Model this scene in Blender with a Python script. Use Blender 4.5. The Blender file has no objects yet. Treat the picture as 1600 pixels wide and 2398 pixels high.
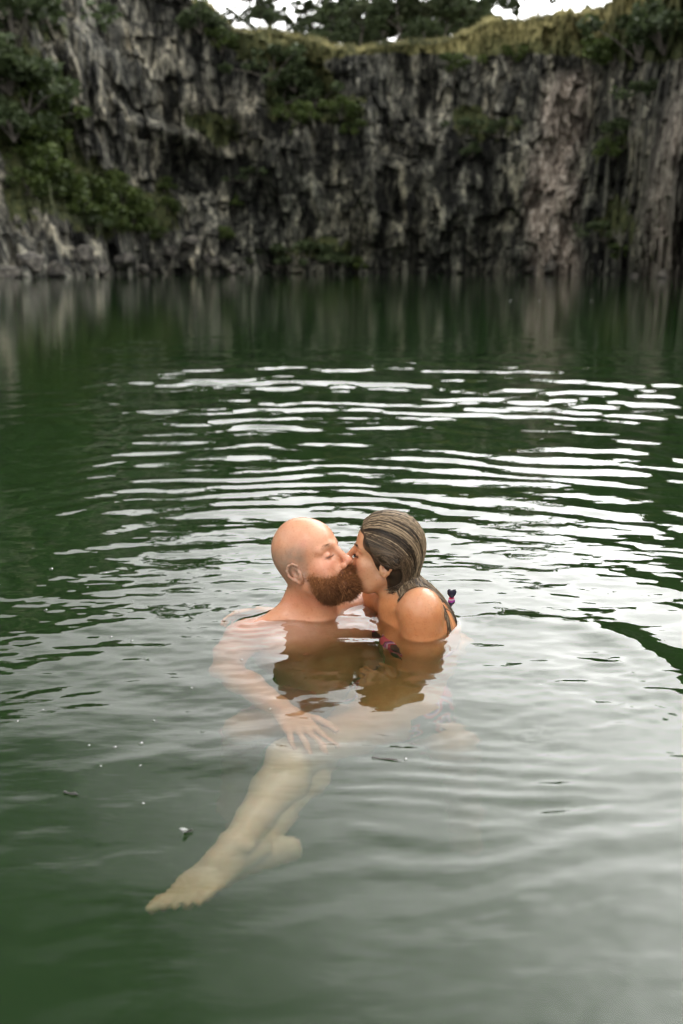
import bpy, math, random
import numpy as np
from mathutils import Vector, Matrix
R = math.radians
C = bpy.context.scene.collection
sc = bpy.context.scene
rng = np.random.default_rng(7)
random.seed(7)

# ------------------------------------------------------------------ camera
CAM_H = 0.95
PITCH = 14.0
cam_d = bpy.data.cameras.new('camera')
cam = bpy.data.objects.new('camera', cam_d); C.objects.link(cam)
cam.location = (0, 0, CAM_H)
cam.rotation_euler = (R(90 - PITCH), 0, 0)
cam_d.sensor_fit = 'VERTICAL'; cam_d.sensor_height = 36.0; cam_d.sensor_width = 24.0
cam_d.lens = 35.0
cam_d.clip_start = 0.05; cam_d.clip_end = 2000
cam_d.dof.use_dof = True; cam_d.dof.focus_distance = 2.68; cam_d.dof.aperture_fstop = 3.0
sc.camera = cam

# ------------------------------------------------------------------ sky and sun (overcast, bright)
SUN_EL, SUN_AZ = 55.0, 200.0      # degrees, azimuth clockwise from +Y (behind the camera, left)
w = bpy.data.worlds.new('World'); sc.world = w; w.use_nodes = True
nt = w.node_tree; N = nt.nodes; L = nt.links; N.clear()
wo = N.new('ShaderNodeOutputWorld'); bg = N.new('ShaderNodeBackground'); bg.inputs['Strength'].default_value = 0.1
sky = N.new('ShaderNodeTexSky'); sky.sky_type = 'NISHITA'; sky.sun_disc = False
sky.sun_elevation = R(SUN_EL); sky.sun_rotation = R(SUN_AZ)
tc = N.new('ShaderNodeTexCoord')
def math_node(op, a, b=None, clamp=False):
    n = N.new('ShaderNodeMath'); n.operation = op; n.use_clamp = clamp
    for i, v in enumerate((a, b)):
        if v is None: continue
        if isinstance(v, (int, float)): n.inputs[i].default_value = v
        else: L.new(v, n.inputs[i])
    return n.outputs[0]
def dotdir(v):
    n = N.new('ShaderNodeVectorMath'); n.operation = 'DOT_PRODUCT'
    L.new(tc.outputs['Generated'], n.inputs[0]); n.inputs[1].default_value = Vector(v).normalized()
    return n.outputs['Value']
mp = N.new('ShaderNodeMapping'); mp.inputs['Scale'].default_value = (0.8, 1.2, 1.6); mp.inputs['Rotation'].default_value = (0.5, 0.6, 0.3)
mp.inputs['Location'].default_value = (0.6, 0.2, 0.4)
L.new(tc.outputs['Generated'], mp.inputs['Vector'])
cn = N.new('ShaderNodeTexNoise'); cn.inputs['Scale'].default_value = 3.6; cn.inputs['Detail'].default_value = 8; cn.inputs['Roughness'].default_value = 0.6; cn.inputs['Distortion'].default_value = 0.5
L.new(mp.outputs['Vector'], cn.inputs['Vector'])
# bright cloud ahead and to the right, heavier grey cloud overhead and to the left
SKY_BASE, SKY_RIGHT, SKY_LEFT, SKY_NOISE, SKY_FRONT = 26.0, 62.0, 60.0, 74.0, 30.0
br = math_node('MULTIPLY', math_node('MAXIMUM', dotdir((0.33, 0.82, 0.47)), 0.0), 1.0)
br = math_node('MULTIPLY', math_node('POWER', br, 8.0), SKY_RIGHT)
dk = math_node('POWER', math_node('MAXIMUM', dotdir((-0.20, 0.70, 0.69)), 0.0), 6.5)
dk = math_node('MULTIPLY', dk, SKY_LEFT)
br2 = math_node('MULTIPLY', math_node('POWER', math_node('MAXIMUM', dotdir((0.50, 0.54, 0.68)), 0.0), 14.0), 72.0)
br = math_node('ADD', br, br2)
nz = math_node('MULTIPLY', math_node('SUBTRACT', cn.outputs['Fac'], 0.5), SKY_NOISE)
fr = math_node('MULTIPLY', math_node('POWER', math_node('MAXIMUM', dotdir((0.15, 0.93, 0.33)), 0.0), 3.0), SKY_FRONT)
val = math_node('ADD', math_node('SUBTRACT', math_node('ADD', math_node('ADD', br, fr), SKY_BASE), dk), nz)
val = math_node('MAXIMUM', val, 4.0)
cc = N.new('ShaderNodeCombineColor')
L.new(math_node('MULTIPLY', val, 1.0), cc.inputs[0]); L.new(math_node('MULTIPLY', val, 0.992), cc.inputs[1]); L.new(math_node('MULTIPLY', val, 0.975), cc.inputs[2])
mx = N.new('ShaderNodeMix'); mx.data_type = 'RGBA'; mx.inputs[0].default_value = 0.93
L.new(sky.outputs[0], mx.inputs[6]); L.new(cc.outputs[0], mx.inputs[7])
L.new(mx.outputs[2], bg.inputs['Color']); L.new(bg.outputs[0], wo.inputs['Surface'])

sun_d = bpy.data.lights.new('sun', 'SUN'); sun_d.energy = 0.8; sun_d.angle = R(20); sun_d.color = (1.0, 0.93, 0.84)
sun = bpy.data.objects.new('sun', sun_d); C.objects.link(sun)
sdir = Vector((math.sin(R(SUN_AZ)) * math.cos(R(SUN_EL)), math.cos(R(SUN_AZ)) * math.cos(R(SUN_EL)), math.sin(R(SUN_EL))))
sun.rotation_euler = sdir.to_track_quat('Z', 'Y').to_euler()
sun.location = (0, 0, 30)

sc.view_settings.view_transform = 'Standard'; sc.view_settings.look = 'None'
sc.view_settings.exposure = -0.45; sc.view_settings.gamma = 1.0; sc.view_settings.use_curve_mapping = False
sc.render.engine = 'CYCLES'
cy = sc.cycles
cy.use_denoising = True
try: cy.denoiser = 'OPENIMAGEDENOISE'
except Exception: pass
cy.max_bounces = 8; cy.diffuse_bounces = 3; cy.glossy_bounces = 3; cy.transmission_bounces = 6
cy.volume_bounces = 2; cy.transparent_max_bounces = 6
cy.sample_clamp_indirect = 6.0
cy.use_adaptive_sampling = True; cy.adaptive_threshold = 0.02

# ------------------------------------------------------------------ helpers
FPX = 35.0 / 36.0 * 2398
cp, sp = math.cos(R(PITCH)), math.sin(R(PITCH))
def ray(u, v):
    x, y = (u - 800) / FPX, -(v - 1199) / FPX
    d = np.array([x, cp + y * sp, -sp + y * cp])
    return d / np.linalg.norm(d)
def PY(u, v, Y):                    # point of the place at a given distance ahead
    d = ray(u, v); return np.array([0, 0, CAM_H]) + d * (Y / d[1])
def PW(u, v, depth=0.0):            # point below the water surface, refraction included
    d = ray(u, v); s = np.array([0, 0, CAM_H]) + d * (CAM_H / -d[2])
    if depth <= 0: return s
    n = 1.333; t = np.array([d[0], d[1], 0]) / n; tz = -math.sqrt(1 - t[0]**2 - t[1]**2)
    return s + np.array([t[0], t[1], tz]) * (depth / -tz)

def h3(ix, iy, iz, seed=0):
    n = (ix.astype(np.int64) * 374761393 + iy.astype(np.int64) * 668265263 + iz.astype(np.int64) * 2147483647 + seed * 974711) & 0xffffffff
    n = ((n ^ (n >> 13)) * 1274126177) & 0xffffffff
    n = (n ^ (n >> 16)) & 0xffffffff
    return (n / 4294967295.0).astype(np.float64)
def vnoise(x, y, z=0.0, seed=0):    # value noise, -1..1
    x, y, z = np.broadcast_arrays(np.asarray(x, float), np.asarray(y, float), np.asarray(z, float))
    xi, yi, zi = np.floor(x), np.floor(y), np.floor(z)
    fx, fy, fz = x - xi, y - yi, z - zi
    q = lambda f: f * f * f * (f * (f * 6 - 15) + 10)
    fx, fy, fz = q(fx), q(fy), q(fz)
    xi, yi, zi = xi.astype(np.int64), yi.astype(np.int64), zi.astype(np.int64)
    r = 0
    for a in (0, 1):
        wx = fx if a else 1 - fx
        for b in (0, 1):
            wy = fy if b else 1 - fy
            for c in (0, 1):
                wz = fz if c else 1 - fz
                r = r + wx * wy * wz * h3(xi + a, yi + b, zi + c, seed)
    return r * 2 - 1
def fbm(x, y, z=0.0, o=4, seed=0, g=0.5):
    r = 0; a = 1; f = 1; s = 0
    for i in range(o):
        r = r + a * vnoise(x * f, y * f, z * f if not np.isscalar(z) else z * f, seed + i * 17); s += a; a *= g; f *= 2.03
    return r / s
def sstep(a, b, x):
    t = np.clip((x - a) / (b - a), 0, 1); return t * t * (3 - 2 * t)

def mesh_obj(name, verts, faces, mat=None, parent=None, smooth=True, cols=None, colname='Col'):
    me = bpy.data.meshes.new(name)
    verts = np.asarray(verts, dtype=np.float32)
    if isinstance(faces, np.ndarray):
        k = faces.shape[1]; nf = len(faces)
        me.vertices.add(len(verts)); me.vertices.foreach_set('co', verts.ravel())
        me.loops.add(nf * k); me.loops.foreach_set('vertex_index', faces.astype(np.int32).ravel())
        me.polygons.add(nf); me.polygons.foreach_set('loop_start', np.arange(0, nf * k, k, dtype=np.int32))
        me.update(calc_edges=True)
    else:
        me.from_pydata([tuple(v) for v in verts], [], faces)
    if smooth: me.polygons.foreach_set('use_smooth', np.ones(len(me.polygons), dtype=bool))
    if cols is not None:
        for nm, cv in (cols.items() if isinstance(cols, dict) else {colname: cols}.items()):
            at = me.color_attributes.new(nm, 'FLOAT_COLOR', 'POINT')
            cv = np.asarray(cv, dtype=np.float32)
            if cv.shape[1] == 3: cv = np.hstack([cv, np.ones((len(cv), 1), np.float32)])
            at.data.foreach_set('color', cv.ravel())
    me.validate(clean_customdata=False)
    o = bpy.data.objects.new(name, me); C.objects.link(o)
    if mat: me.materials.append(mat)
    if parent: o.parent = parent
    return o
def tag(o, label=None, cat=None, group=None, kind=None):
    if label: o['label'] = label
    if cat: o['category'] = cat
    if group: o['group'] = group
    if kind: o['kind'] = kind
    return o
def empty(name, loc, rz=0, label=None, cat=None, group=None):
    o = bpy.data.objects.new(name, None); C.objects.link(o); o.location = loc; o.rotation_euler = (0, 0, rz)
    o.empty_display_size = 0.1
    return tag(o, label, cat, group)

class Mat:
    def __init__(s, name):
        s.m = bpy.data.materials.new(name); s.m.use_nodes = True; s.t = s.m.node_tree
        s.n = s.t.nodes; s.l = s.t.links; s.n.clear(); s.out = s.n.new('ShaderNodeOutputMaterial')
    def node(s, typ, **kw):
        n = s.n.new(typ)
        for k, v in kw.items():
            if hasattr(n, k) and k not in n.inputs.keys(): setattr(n, k, v)
        return n
    def setin(s, n, key, v):
        i = n.inputs[key]
        if isinstance(v, bpy.types.NodeSocket): s.l.new(v, i)
        else: i.default_value = v
    def noise(s, scale, detail=4, rough=0.55, vec=None, dist=0.0):
        n = s.n.new('ShaderNodeTexNoise'); n.inputs['Scale'].default_value = scale
        n.inputs['Detail'].default_value = detail; n.inputs['Roughness'].default_value = rough; n.inputs['Distortion'].default_value = dist
        if vec is not None: s.l.new(vec, n.inputs['Vector'])
        return n.outputs['Fac']
    def pos(s, scale=(1, 1, 1), obj=False):
        if obj: src = s.n.new('ShaderNodeTexCoord').outputs['Object']
        else: src = s.n.new('ShaderNodeNewGeometry').outputs['Position']
        m = s.n.new('ShaderNodeMapping'); m.inputs['Scale'].default_value = scale; s.l.new(src, m.inputs['Vector'])
        return m.outputs['Vector']
    def ramp(s, fac, stops):
        r = s.n.new('ShaderNodeValToRGB'); e = r.color_ramp.elements
        while len(e) < len(stops): e.new(0.5)
        for i, (p, c) in enumerate(stops):
            e[i].position = p; e[i].color = (c[0], c[1], c[2], 1) if not isinstance(c, (int, float)) else (c, c, c, 1)
        s.l.new(fac, r.inputs[0]); return r.outputs[0]
    def mix(s, f, a, b, mode='MIX'):
        n = s.n.new('ShaderNodeMix'); n.data_type = 'RGBA'; n.blend_type = mode
        for k, v in ((0, f), (6, a), (7, b)):
            if isinstance(v, bpy.types.NodeSocket): s.l.new(v, n.inputs[k])
            elif isinstance(v, (int, float)) and k: n.inputs[k].default_value = (v, v, v, 1)
            elif isinstance(v, (int, float)): n.inputs[k].default_value = v
            else: n.inputs[k].default_value = (*v, 1)
        return n.outputs[2]
    def math(s, op, a, b=0.0, clamp=False):
        n = s.n.new('ShaderNodeMath'); n.operation = op; n.use_clamp = clamp
        for i, v in enumerate((a, b)):
            if isinstance(v, bpy.types.NodeSocket): s.l.new(v, n.inputs[i])
            else: n.inputs[i].default_value = v
        return n.outputs[0]
    def attr(s, name, what='Color'):
        a = s.n.new('ShaderNodeAttribute'); a.attribute_name = name; return a.outputs[what]
    def bump(s, h, strength=0.5, dist=0.01):
        b = s.n.new('ShaderNodeBump'); b.inputs['Strength'].default_value = strength; b.inputs['Distance'].default_value = dist
        s.l.new(h, b.inputs['Height']); return b.outputs[0]
    def princ(s, color, rough=0.6, normal=None, **kw):
        p = s.n.new('ShaderNodeBsdfPrincipled')
        if isinstance(color, tuple): color = (*color[:3], 1)
        s.setin(p, 'Base Color', color); s.setin(p, 'Roughness', rough)
        if normal is not None: s.l.new(normal, p.inputs['Normal'])
        for k, v in kw.items(): s.setin(p, k.replace('_', ' '), v)
        s.l.new(p.outputs[0], s.out.inputs['Surface']); return p

# ------------------------------------------------------------------ water
def water_h(x, y):
    """height of the lake surface in metres: rings spreading from the couple, wakes and small ripples"""
    h = np.zeros_like(x)
    cx, cyy = 0.02, 2.55
    dx, dy = x - cx, y - cyy
    r = np.hypot(dx, dy) + 1e-6; th = np.arctan2(dy, dx)
    # long rings, broken up along their length by phase and strength noise
    wob = 0.9 * fbm(x * 0.55, y * 0.30, 0, 3, 3) + 0.60 * fbm(x * 2.1, y * 2.6, 0, 2, 9) + 0.22 * fbm(x * 4.6, y * 6.5, 0, 2, 10)
    amp = np.clip(0.72 + 1.3 * fbm(x * 0.75, y * 1.5, 3.3, 3, 21), 0.0, 1.5)
    rq = np.linspace(0, 60, 3000); lq = np.clip(0.19 + 0.125 * (rq - 2), 0.15, 0.62); pq = np.cumsum(1 / lq) * (rq[1] - rq[0])
    lam1 = np.interp(r, rq, lq); A1 = 0.0132 * lam1 * sstep(0.5, 2.3, r) * (1 - 0.35 * sstep(4.5, 8.0, r)) * (1 - sstep(7.5, 14, r))
    h += A1 * amp * np.sin(2 * np.pi * (np.interp(r, rq, pq) + wob))
    amp2 = np.clip(0.5 + 1.5 * fbm(x * 1.2 + 7, y * 2.1, 1.3, 2, 33), 0, 1.6)
    lam2 = 0.235; A2 = 0.0017 * sstep(0.25, 0.9, r) * (1 - sstep(2.6, 7.5, r))
    h += A2 * amp2 * np.sin(2 * np.pi * (np.hypot(dx + 0.15, dy + 0.1) / lam2 + 0.6 * wob + 0.3))
    pm = np.clip(0.35 + 1.6 * fbm(x * 0.8 + 3, y * 1.7, 0, 2, 37), 0, 1.4) * sstep(0.6, 1.6, r) * (1 - sstep(3.5, 10.0, r))
    h += 0.0016 * pm * np.sin(2 * np.pi * ((y + 0.06 * x) / 0.29 + 0.5 * fbm(x * 0.9, y * 0.9, 5, 2, 39)))
    # fade of all rings towards the camera and to the calm left
    near = sstep(1.15, 2.5, y); left = sstep(-0.65, 0.45, x + 0.23 * y + 0.12 * fbm(x * 0.8, y * 0.8, 0, 2, 88))
    h *= (0.10 + 0.90 * near) * (0.16 + 0.84 * left)
    # small chop around and behind the couple
    g = np.exp(-((x - 0.1) ** 2 / 1.6 + (y - 2.95) ** 2 / 1.3))
    h += 0.0038 * g * fbm(x * 6.0, y * 11, 0.5, 4, 41, 0.52)
    g = np.exp(-((x - 1.1) ** 2 / 0.8 + (y - 3.0) ** 2 / 0.9))
    h += 0.0026 * g * fbm(x * 8 + y * 2, y * 14, 1.5, 4, 42, 0.52)
    g = np.exp(-((x - 0.78) ** 2 / 0.16 + (y - 2.18) ** 2 / 0.07))
    h += 0.0042 * g * fbm(x * 11 + y * 5, y * 21, 0.5, 3, 45, 0.55)
    g = np.exp(-((x + 0.95) ** 2 / 0.45 + (y - 2.5) ** 2 / 0.35))
    h += 0.0030 * g * fbm(x * 5, y * 9, 0.5, 3, 47, 0.45)
    # the sweeping wave to the right of the woman
    c2 = (0.36, 2.20); r2 = np.hypot(x - c2[0], y - c2[1]); a2 = np.arctan2(y - c2[1], x - c2[0])
    wv = np.exp(-((r2 - 0.43 - 0.015 * np.sin(a2 * 4)) / 0.055) ** 2) * sstep(-0.6, 0.1, a2) * (1 - sstep(1.1, 1.8, a2))
    h += 0.0060 * wv
    wv = np.exp(-((r2 - 0.95 - 0.03 * np.sin(a2 * 5)) / 0.07) ** 2) * sstep(0.1, 0.5, a2) * (1 - sstep(0.9, 1.5, a2))
    h += 0.0028 * wv
    # near water: slow swell, and fine diagonal ripples on the right
    nearw = 1 - sstep(2.0, 2.7, y)
    h += 0.0042 * nearw * fbm(x * 1.6 + y * 0.7, y * 2.4 - x * 0.4, 0, 2, 51)
    h += 0.0012 * np.exp(-((x + 0.1) ** 2 / 0.25 + (y - 2.0) ** 2 / 0.10)) * fbm(x * 9 + y * 3, y * 16, 0, 3, 59)
    rr = sstep(-0.05, 0.55, x + 0.1) * nearw
    h += 0.0018 * rr * fbm((x + y * 0.4) * 9, (y - x * 0.45) * 24, 0, 4, 57) + 0.0005 * rr * fbm((x + y * 0.2) * 26, (y - x * 0.3) * 60, 0, 2, 56)
    h += 0.0017 * nearw * fbm((x + y * 0.5) * 4, (y - x * 0.35) * 11, 0, 3, 58)
    h += 0.0022 * np.exp(-((y - 1.79 - 0.05 * x) / 0.040) ** 2) * sstep(-0.42, -0.2, x) * (1 - sstep(-0.05, 0.12, x))
    # ridges of the crossing wake right of the feet
    q = (y - 1.38) - 0.28 * (x - 0.1) + 0.05 * fbm(x * 3, y * 3, 0, 2, 61)
    mod = np.clip(0.5 + 1.4 * fbm(x * 2.2 + 5, y * 4, 0, 2, 63), 0, 1.3)
    q = q + 0.035 * fbm(x * 5, y * 6, 4, 3, 64)
    h += 0.0017 * mod * np.exp(-(q / 0.20) ** 2) * np.sin(q * 2 * np.pi / 0.105) * sstep(-0.25, 0.1, x) * (1 - sstep(0.5, 0.95, x))
    q = (y - 1.72) + 0.10 * (x - 0.1) + 0.04 * fbm(x * 4, y * 4, 2, 2, 62)
    h += 0.0008 * np.exp(-(q / 0.16) ** 2) * np.sin(q * 2 * np.pi / 0.055) * sstep(-0.1, 0.1, x) * (1 - sstep(0.4, 0.7, x))
    for (dx0, dy0, da, dr0) in ((0.393, 1.893, 0.0011, 0.011), (-0.72, 1.66, 0.0008, 0.010), (0.62, 2.02, 0.0009, 0.012)):
        rd = np.hypot(x - dx0, y - dy0)          # rings where single drops fell
        h += da * np.exp(-(rd / 0.040) ** 2) * np.cos(2 * np.pi * rd / (2 * dr0))
    # faint ripples everywhere
    h += 0.00040 * fbm(x * 9, y * 15, 0, 2, 71) * (1 - sstep(9, 16, y)) * (0.4 + 0.6 * near)
    return h

def stretch(segs):
    out = [segs[0][0]]
    for a, b, d0, d1 in segs:
        p = a
        while p < b - 1e-9:
            d = d0 + (d1 - d0) * (p - a) / (b - a); p += d; out.append(min(p, b))
    return np.unique(np.round(np.array(out), 5))
ys = stretch([(-8, 0.3, 1.2, 0.06), (0.3, 0.8, 0.05, 0.014), (0.8, 3.6, 0.0085, 0.0095), (3.6, 9, 0.011, 0.045), (9, 24, 0.05, 0.6), (24, 170, 0.8, 14)])
xp = stretch([(0, 1.5, 0.010, 0.011), (1.5, 4.5, 0.012, 0.05), (4.5, 12, 0.06, 0.5), (12, 120, 0.7, 14)])
xs = np.concatenate([-xp[::-1], xp[1:]])
nx, ny = len(xs), len(ys)
X, Y = np.meshgrid(xs, ys)
Z = water_h(X, Y)
DEEP = -4.0
V = np.stack([X, Y, Z], -1).reshape(-1, 3)
idx = np.arange(nx * ny).reshape(ny, nx)
F = np.stack([idx[:-1, :-1], idx[:-1, 1:], idx[1:, 1:], idx[1:, :-1]], -1).reshape(-1, 4)
rim = np.concatenate([idx[0, :], idx[1:, -1], idx[-1, :-1][::-1], idx[1:-1, 0][::-1]])
low = V[rim].copy(); low[:, 2] = DEEP
nb = len(V); V = np.vstack([V, low]); m = len(rim); k = np.arange(m); k2 = (k + 1) % m
side = np.stack([rim[k], nb + k, nb + k2, rim[k2]], -1)
V = np.vstack([V, [[0, 60, DEEP]]]); cidx = len(V) - 1
bot = np.stack([nb + k2, nb + k, np.full(m, cidx), np.full(m, cidx)], -1)
me_v, me_q, me_t = V, np.vstack([F, side]), bot[:, :3]
me = bpy.data.meshes.new('water')
nv = len(me_v); nq = len(me_q); ntri = len(me_t)
me.vertices.add(nv); me.vertices.foreach_set('co', me_v.astype(np.float32).ravel())
me.loops.add(nq * 4 + ntri * 3)
me.loops.foreach_set('vertex_index', np.concatenate([me_q.ravel(), me_t.ravel()]).astype(np.int32))
me.polygons.add(nq + ntri)
me.polygons.foreach_set('loop_start', np.concatenate([np.arange(nq) * 4, nq * 4 + np.arange(ntri) * 3]).astype(np.int32))
me.update(calc_edges=True)
sm = np.ones(nq + ntri, bool); sm[len(F):] = False
me.polygons.foreach_set('use_smooth', sm)
water = bpy.data.objects.new('water', me); C.objects.link(water)
tag(water, kind='structure', label='green quarry lake with rings of ripples reflecting the white sky')
M = Mat('lake_water')
gl = M.n.new('ShaderNodeBsdfGlass'); gl.inputs['IOR'].default_value = 1.333; gl.inputs['Roughness'].default_value = 0.0
gl.inputs['Color'].default_value = (1, 1, 1, 1)
b1 = M.noise(5.0, 2, 0.5, M.pos((1.0, 1.9, 1)))
b2 = M.noise(26.0, 1, 0.5, M.pos((0.8, 1.8, 1)))
b3 = M.noise(34.0, 2, 0.5, M.pos((0.55, 2.0, 1)), 0.4)
sy = M.n.new('ShaderNodeSeparateXYZ'); M.l.new(M.n.new('ShaderNodeNewGeometry').outputs['Position'], sy.inputs[0])
mr = M.n.new('ShaderNodeMapRange'); mr.interpolation_type = 'SMOOTHSTEP'; mr.inputs['From Min'].default_value = 2.5; mr.inputs['From Max'].default_value = 1.7; M.l.new(sy.outputs[1], mr.inputs['Value'])
hh = M.math('ADD', b1, M.math('MULTIPLY', b2, 0.10))
hh = M.math('ADD', hh, M.math('MULTIPLY', M.math('MULTIPLY', b3, 0.19), mr.outputs[0]))
M.l.new(M.bump(hh, 1.0, 0.0016), gl.inputs['Normal'])
M.l.new(gl.outputs[0], M.out.inputs['Surface'])
vs = M.n.new('ShaderNodeVolumeScatter'); vs.inputs['Color'].default_value = (0.49, 1.0, 0.39, 1); vs.inputs['Density'].default_value = 0.30
va = M.n.new('ShaderNodeVolumeAbsorption'); va.inputs['Color'].default_value = (0.22, 0.38, 0.06, 1); va.inputs['Density'].default_value = 1.7
ad = M.n.new('ShaderNodeAddShader'); M.l.new(vs.outputs[0], ad.inputs[0]); M.l.new(va.outputs[0], ad.inputs[1])
M.l.new(ad.outputs[0], M.out.inputs['Volume'])
me.materials.append(M.m)
# ------------------------------------------------------------------ quarry walls
# the wall in plan and profile: distance and rim height by bearing (degrees right of the view axis)
AZ = np.array([-130, -100, -70, -50, -38, -28, -21, -16, -12.5, -9, -5, 0, 5, 8.5, 11, 14, 17, 20, 24, 32, 50, 75, 105, 130])
RB = np.array([30, 34, 44, 56, 64, 70, 76, 84, 92, 97, 99, 100, 101, 101, 99, 92, 78, 60, 50, 44, 42, 40, 36, 30])
ZT = np.array([10, 16, 26, 33, 38, 40, 38, 34, 30, 25.8, 23.0, 21.6, 22.0, 23.8, 24.0, 22.8, 21.9, 22.5, 25, 26, 22, 16, 9, 6])
def wall_R(az): return np.interp(az, AZ, RB)
def wall_Z(az): return np.interp(az, AZ, ZT) + 0.7 * vnoise(np.asarray(az) * 0.55, 5.0, 0, 5)
def uv_of(az, z, r):               # where a wall point sits in the photo, to lay features out
    X = np.sin(np.radians(az)) * r; Y_ = np.cos(np.radians(az)) * r; zz = z - CAM_H
    d = Y_ * cp - zz * sp; up = Y_ * sp + zz * cp
    return 800 + FPX * X / d, 1199 - FPX * up / d
def blob(u, v, cu, cv, ru, rv, rot=0):
    a = math.radians(rot); du, dv = u - cu, v - cv
    p = (du * math.cos(a) + dv * math.sin(a)) / ru; q = (-du * math.sin(a) + dv * math.cos(a)) / rv
    return np.exp(-(p * p + q * q))
azs = np.unique(np.concatenate([np.linspace(-130, -27, 190), np.linspace(-27, 27, 900), np.linspace(27, 130, 190)]))
nt_ = 330
tt = np.linspace(0, 1, nt_)
A_, T_ = np.meshgrid(azs, tt)
zt = wall_Z(azs)[None, :]
Zw = -2.0 + (zt + 2.0) * T_
Rw = wall_R(A_).copy()
U0, V0 = uv_of(A_, Zw, Rw)
_ra = wall_R(azs); _ds = np.hypot(np.diff(_ra), np.radians(np.diff(azs)) * (_ra[1:] + _ra[:-1]) / 2)
_sc = np.concatenate([[0], np.cumsum(_ds)]); _sc -= np.interp(0, azs, _sc)
s_ = np.broadcast_to(_sc[None], A_.shape).copy()     # arc length, metres
hz = np.clip(Zw, 0, None)
slope = 0.10 + 0.35 * sstep(-12, -20, A_)      # the left wall leans back more
off = hz * slope
# scree apron low on the left
off -= 0
apr = sstep(-9, -15, A_) * np.clip(1 - hz / 9.0, 0, 1)
off -= 7.0 * apr ** 1.0
# benches
for zb, wd, ph in ((6.0, 1.2, 1), (12.0, 2.0, 5), (16.8, 1.6, 9)):
    zz = zb + 1.6 * vnoise(s_ * 0.09, ph, 0, 77) - 0.12 * np.clip(s_ + 10, -25, 0)
    off += wd * np.clip(0.55 + 1.1 * vnoise(s_ * 0.16, ph + 3, 0, 78), 0, 1.3) * sstep(-1.1, 1.1, Zw - zz)
# the green diagonal slide in the middle and its ledge, the dark overhung recess left of it
off += 3.2 * blob(U0, V0, 700, 190, 75, 95, -20)
off += 4.5 * blob(U0, V0, 435, 400, 70, 95, 0)
off -= 1.6 * blob(U0, V0, 400, 290, 120, 22, 10)
off += 3.0 * blob(U0, V0, 610, 470, 70, 70, 0)
off -= 1.4 * blob(U0, V0, 1300, 560, 95, 110, 0)     # rubble fan below the pale chute
off -= 1.0 * blob(U0, V0, 1310, 380, 60, 200, 0)
off -= 6.0 * blob(U0, V0, 1560, 420, 60, 240, 8)     # buttress at the right edge
# rock relief: vertical joints, blocks and cracks
tw = 0.9 * fbm(s_ * 0.10, Zw * 0.12, 0, 2, 6)
lean = 0.35 * sstep(-8, -16, A_)
js = s_ + tw + lean * Zw
cellx = np.floor(js / 1.5 + 0.55 * vnoise(Zw * 0.22, js * 0.05, 0, 81))
cellz = np.floor(Zw / 3.6 + 2.0 * h3(cellx, cellx * 0, cellx * 0, 4) + 0.4 * vnoise(s_ * 0.5, Zw * 0.5, 0, 83))
blk = h3(cellx, cellz, cellx * 0, 9)
cx2 = np.floor(js / 0.6 + 0.5 * vnoise(Zw * 0.5, js * 0.1, 0, 85)); cz2 = np.floor(Zw / 1.5 + 3 * h3(cx2, cx2 * 0, cx2 * 0, 5))
blk2 = h3(cx2, cz2, cx2 * 0, 11)
rough = 1.0 - 0.45 * sstep(-10, -18, A_)
off += rough * (2.3 * blk + 0.9 * blk2) + 3.2 * fbm(s_ * 0.17, Zw * 0.11, 0, 3, 14) + 1.1 * fbm(s_ * 0.9, Zw * 0.3, 0, 3, 15)
off *= sstep(-3.0, -1.0, Zw) * 0.999 + 0.001
Rr = Rw + off
Xw = np.sin(np.radians(A_)) * Rr; Yw = np.cos(np.radians(A_)) * Rr
# masks
U1, V1 = uv_of(A_, Zw, Rr)
nse = fbm(s_ * 0.35, Zw * 0.35, 0, 4, 31); nse2 = fbm(s_ * 0.9, Zw * 0.7, 0, 3, 35)
veg = np.zeros_like(Zw)
veg += 1.3 * blob(U1, V1, 700, 190, 85, 100, -25) + 0.9 * blob(U1, V1, 790, 250, 90, 40, 10)
veg += 1.1 * blob(U1, V1, 560, 100, 130, 45, 10)
veg += 1.2 * blob(U1, V1, 60, 250, 90, 200, 0) + 1.2 * blob(U1, V1, 250, 470, 190, 80, 12) + 0.9 * blob(U1, V1, 120, 370, 90, 60, 0)
veg += 0.7 * blob(U1, V1, 500, 290, 90, 60, 0) + 0.8 * blob(U1, V1, 760, 590, 140, 45, 0)
veg += 0.7 * blob(U1, V1, 1100, 280, 60, 60, 0) + 0.6 * blob(U1, V1, 1180, 330, 60, 90, 0)
veg += 1.2 * sstep(150, 105, V1 + 18 * nse + 0 * U1) * sstep(600, 700, U1) * 1.0
veg += 0.9 * blob(U1, V1, 1500, 110, 120, 60, 0) + 0.55 * blob(U1, V1, 1450, 330, 80, 120, 0) + 0.8 * blob(U1, V1, 1440, 540, 70, 80, 0)
veg += 0.6 * sstep(-22, -40, A_) + 0.6 * sstep(22, 40, A_)
veg = np.clip((veg + 0.55 * nse + 0.35 * nse2 - 0.42) * 2.2, 0, 1)
dry = 0.95 * sstep(2.6, 0.2, zt - Zw + 1.5 * nse) * sstep(940, 1060, U1) * (U1 < 1700) + 0.30 * sstep(5, 1, zt - Zw) * sstep(560, 640, U1)
pale = np.clip(1.25 * np.exp(-((U1 - (1310 + 20 * np.sin(V1 * 0.01) - 0.03 * (V1 - 400))) / 55.0) ** 4) * sstep(150, 210, V1) * (0.65 + 0.7 * nse2 + 0.15), 0, 1)
pale += 0.9 * blob(U1, V1, 1548, 560, 34, 120, 0) + 0.75 * blob(U1, V1, 1575, 330, 26, 120, 14)
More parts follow.
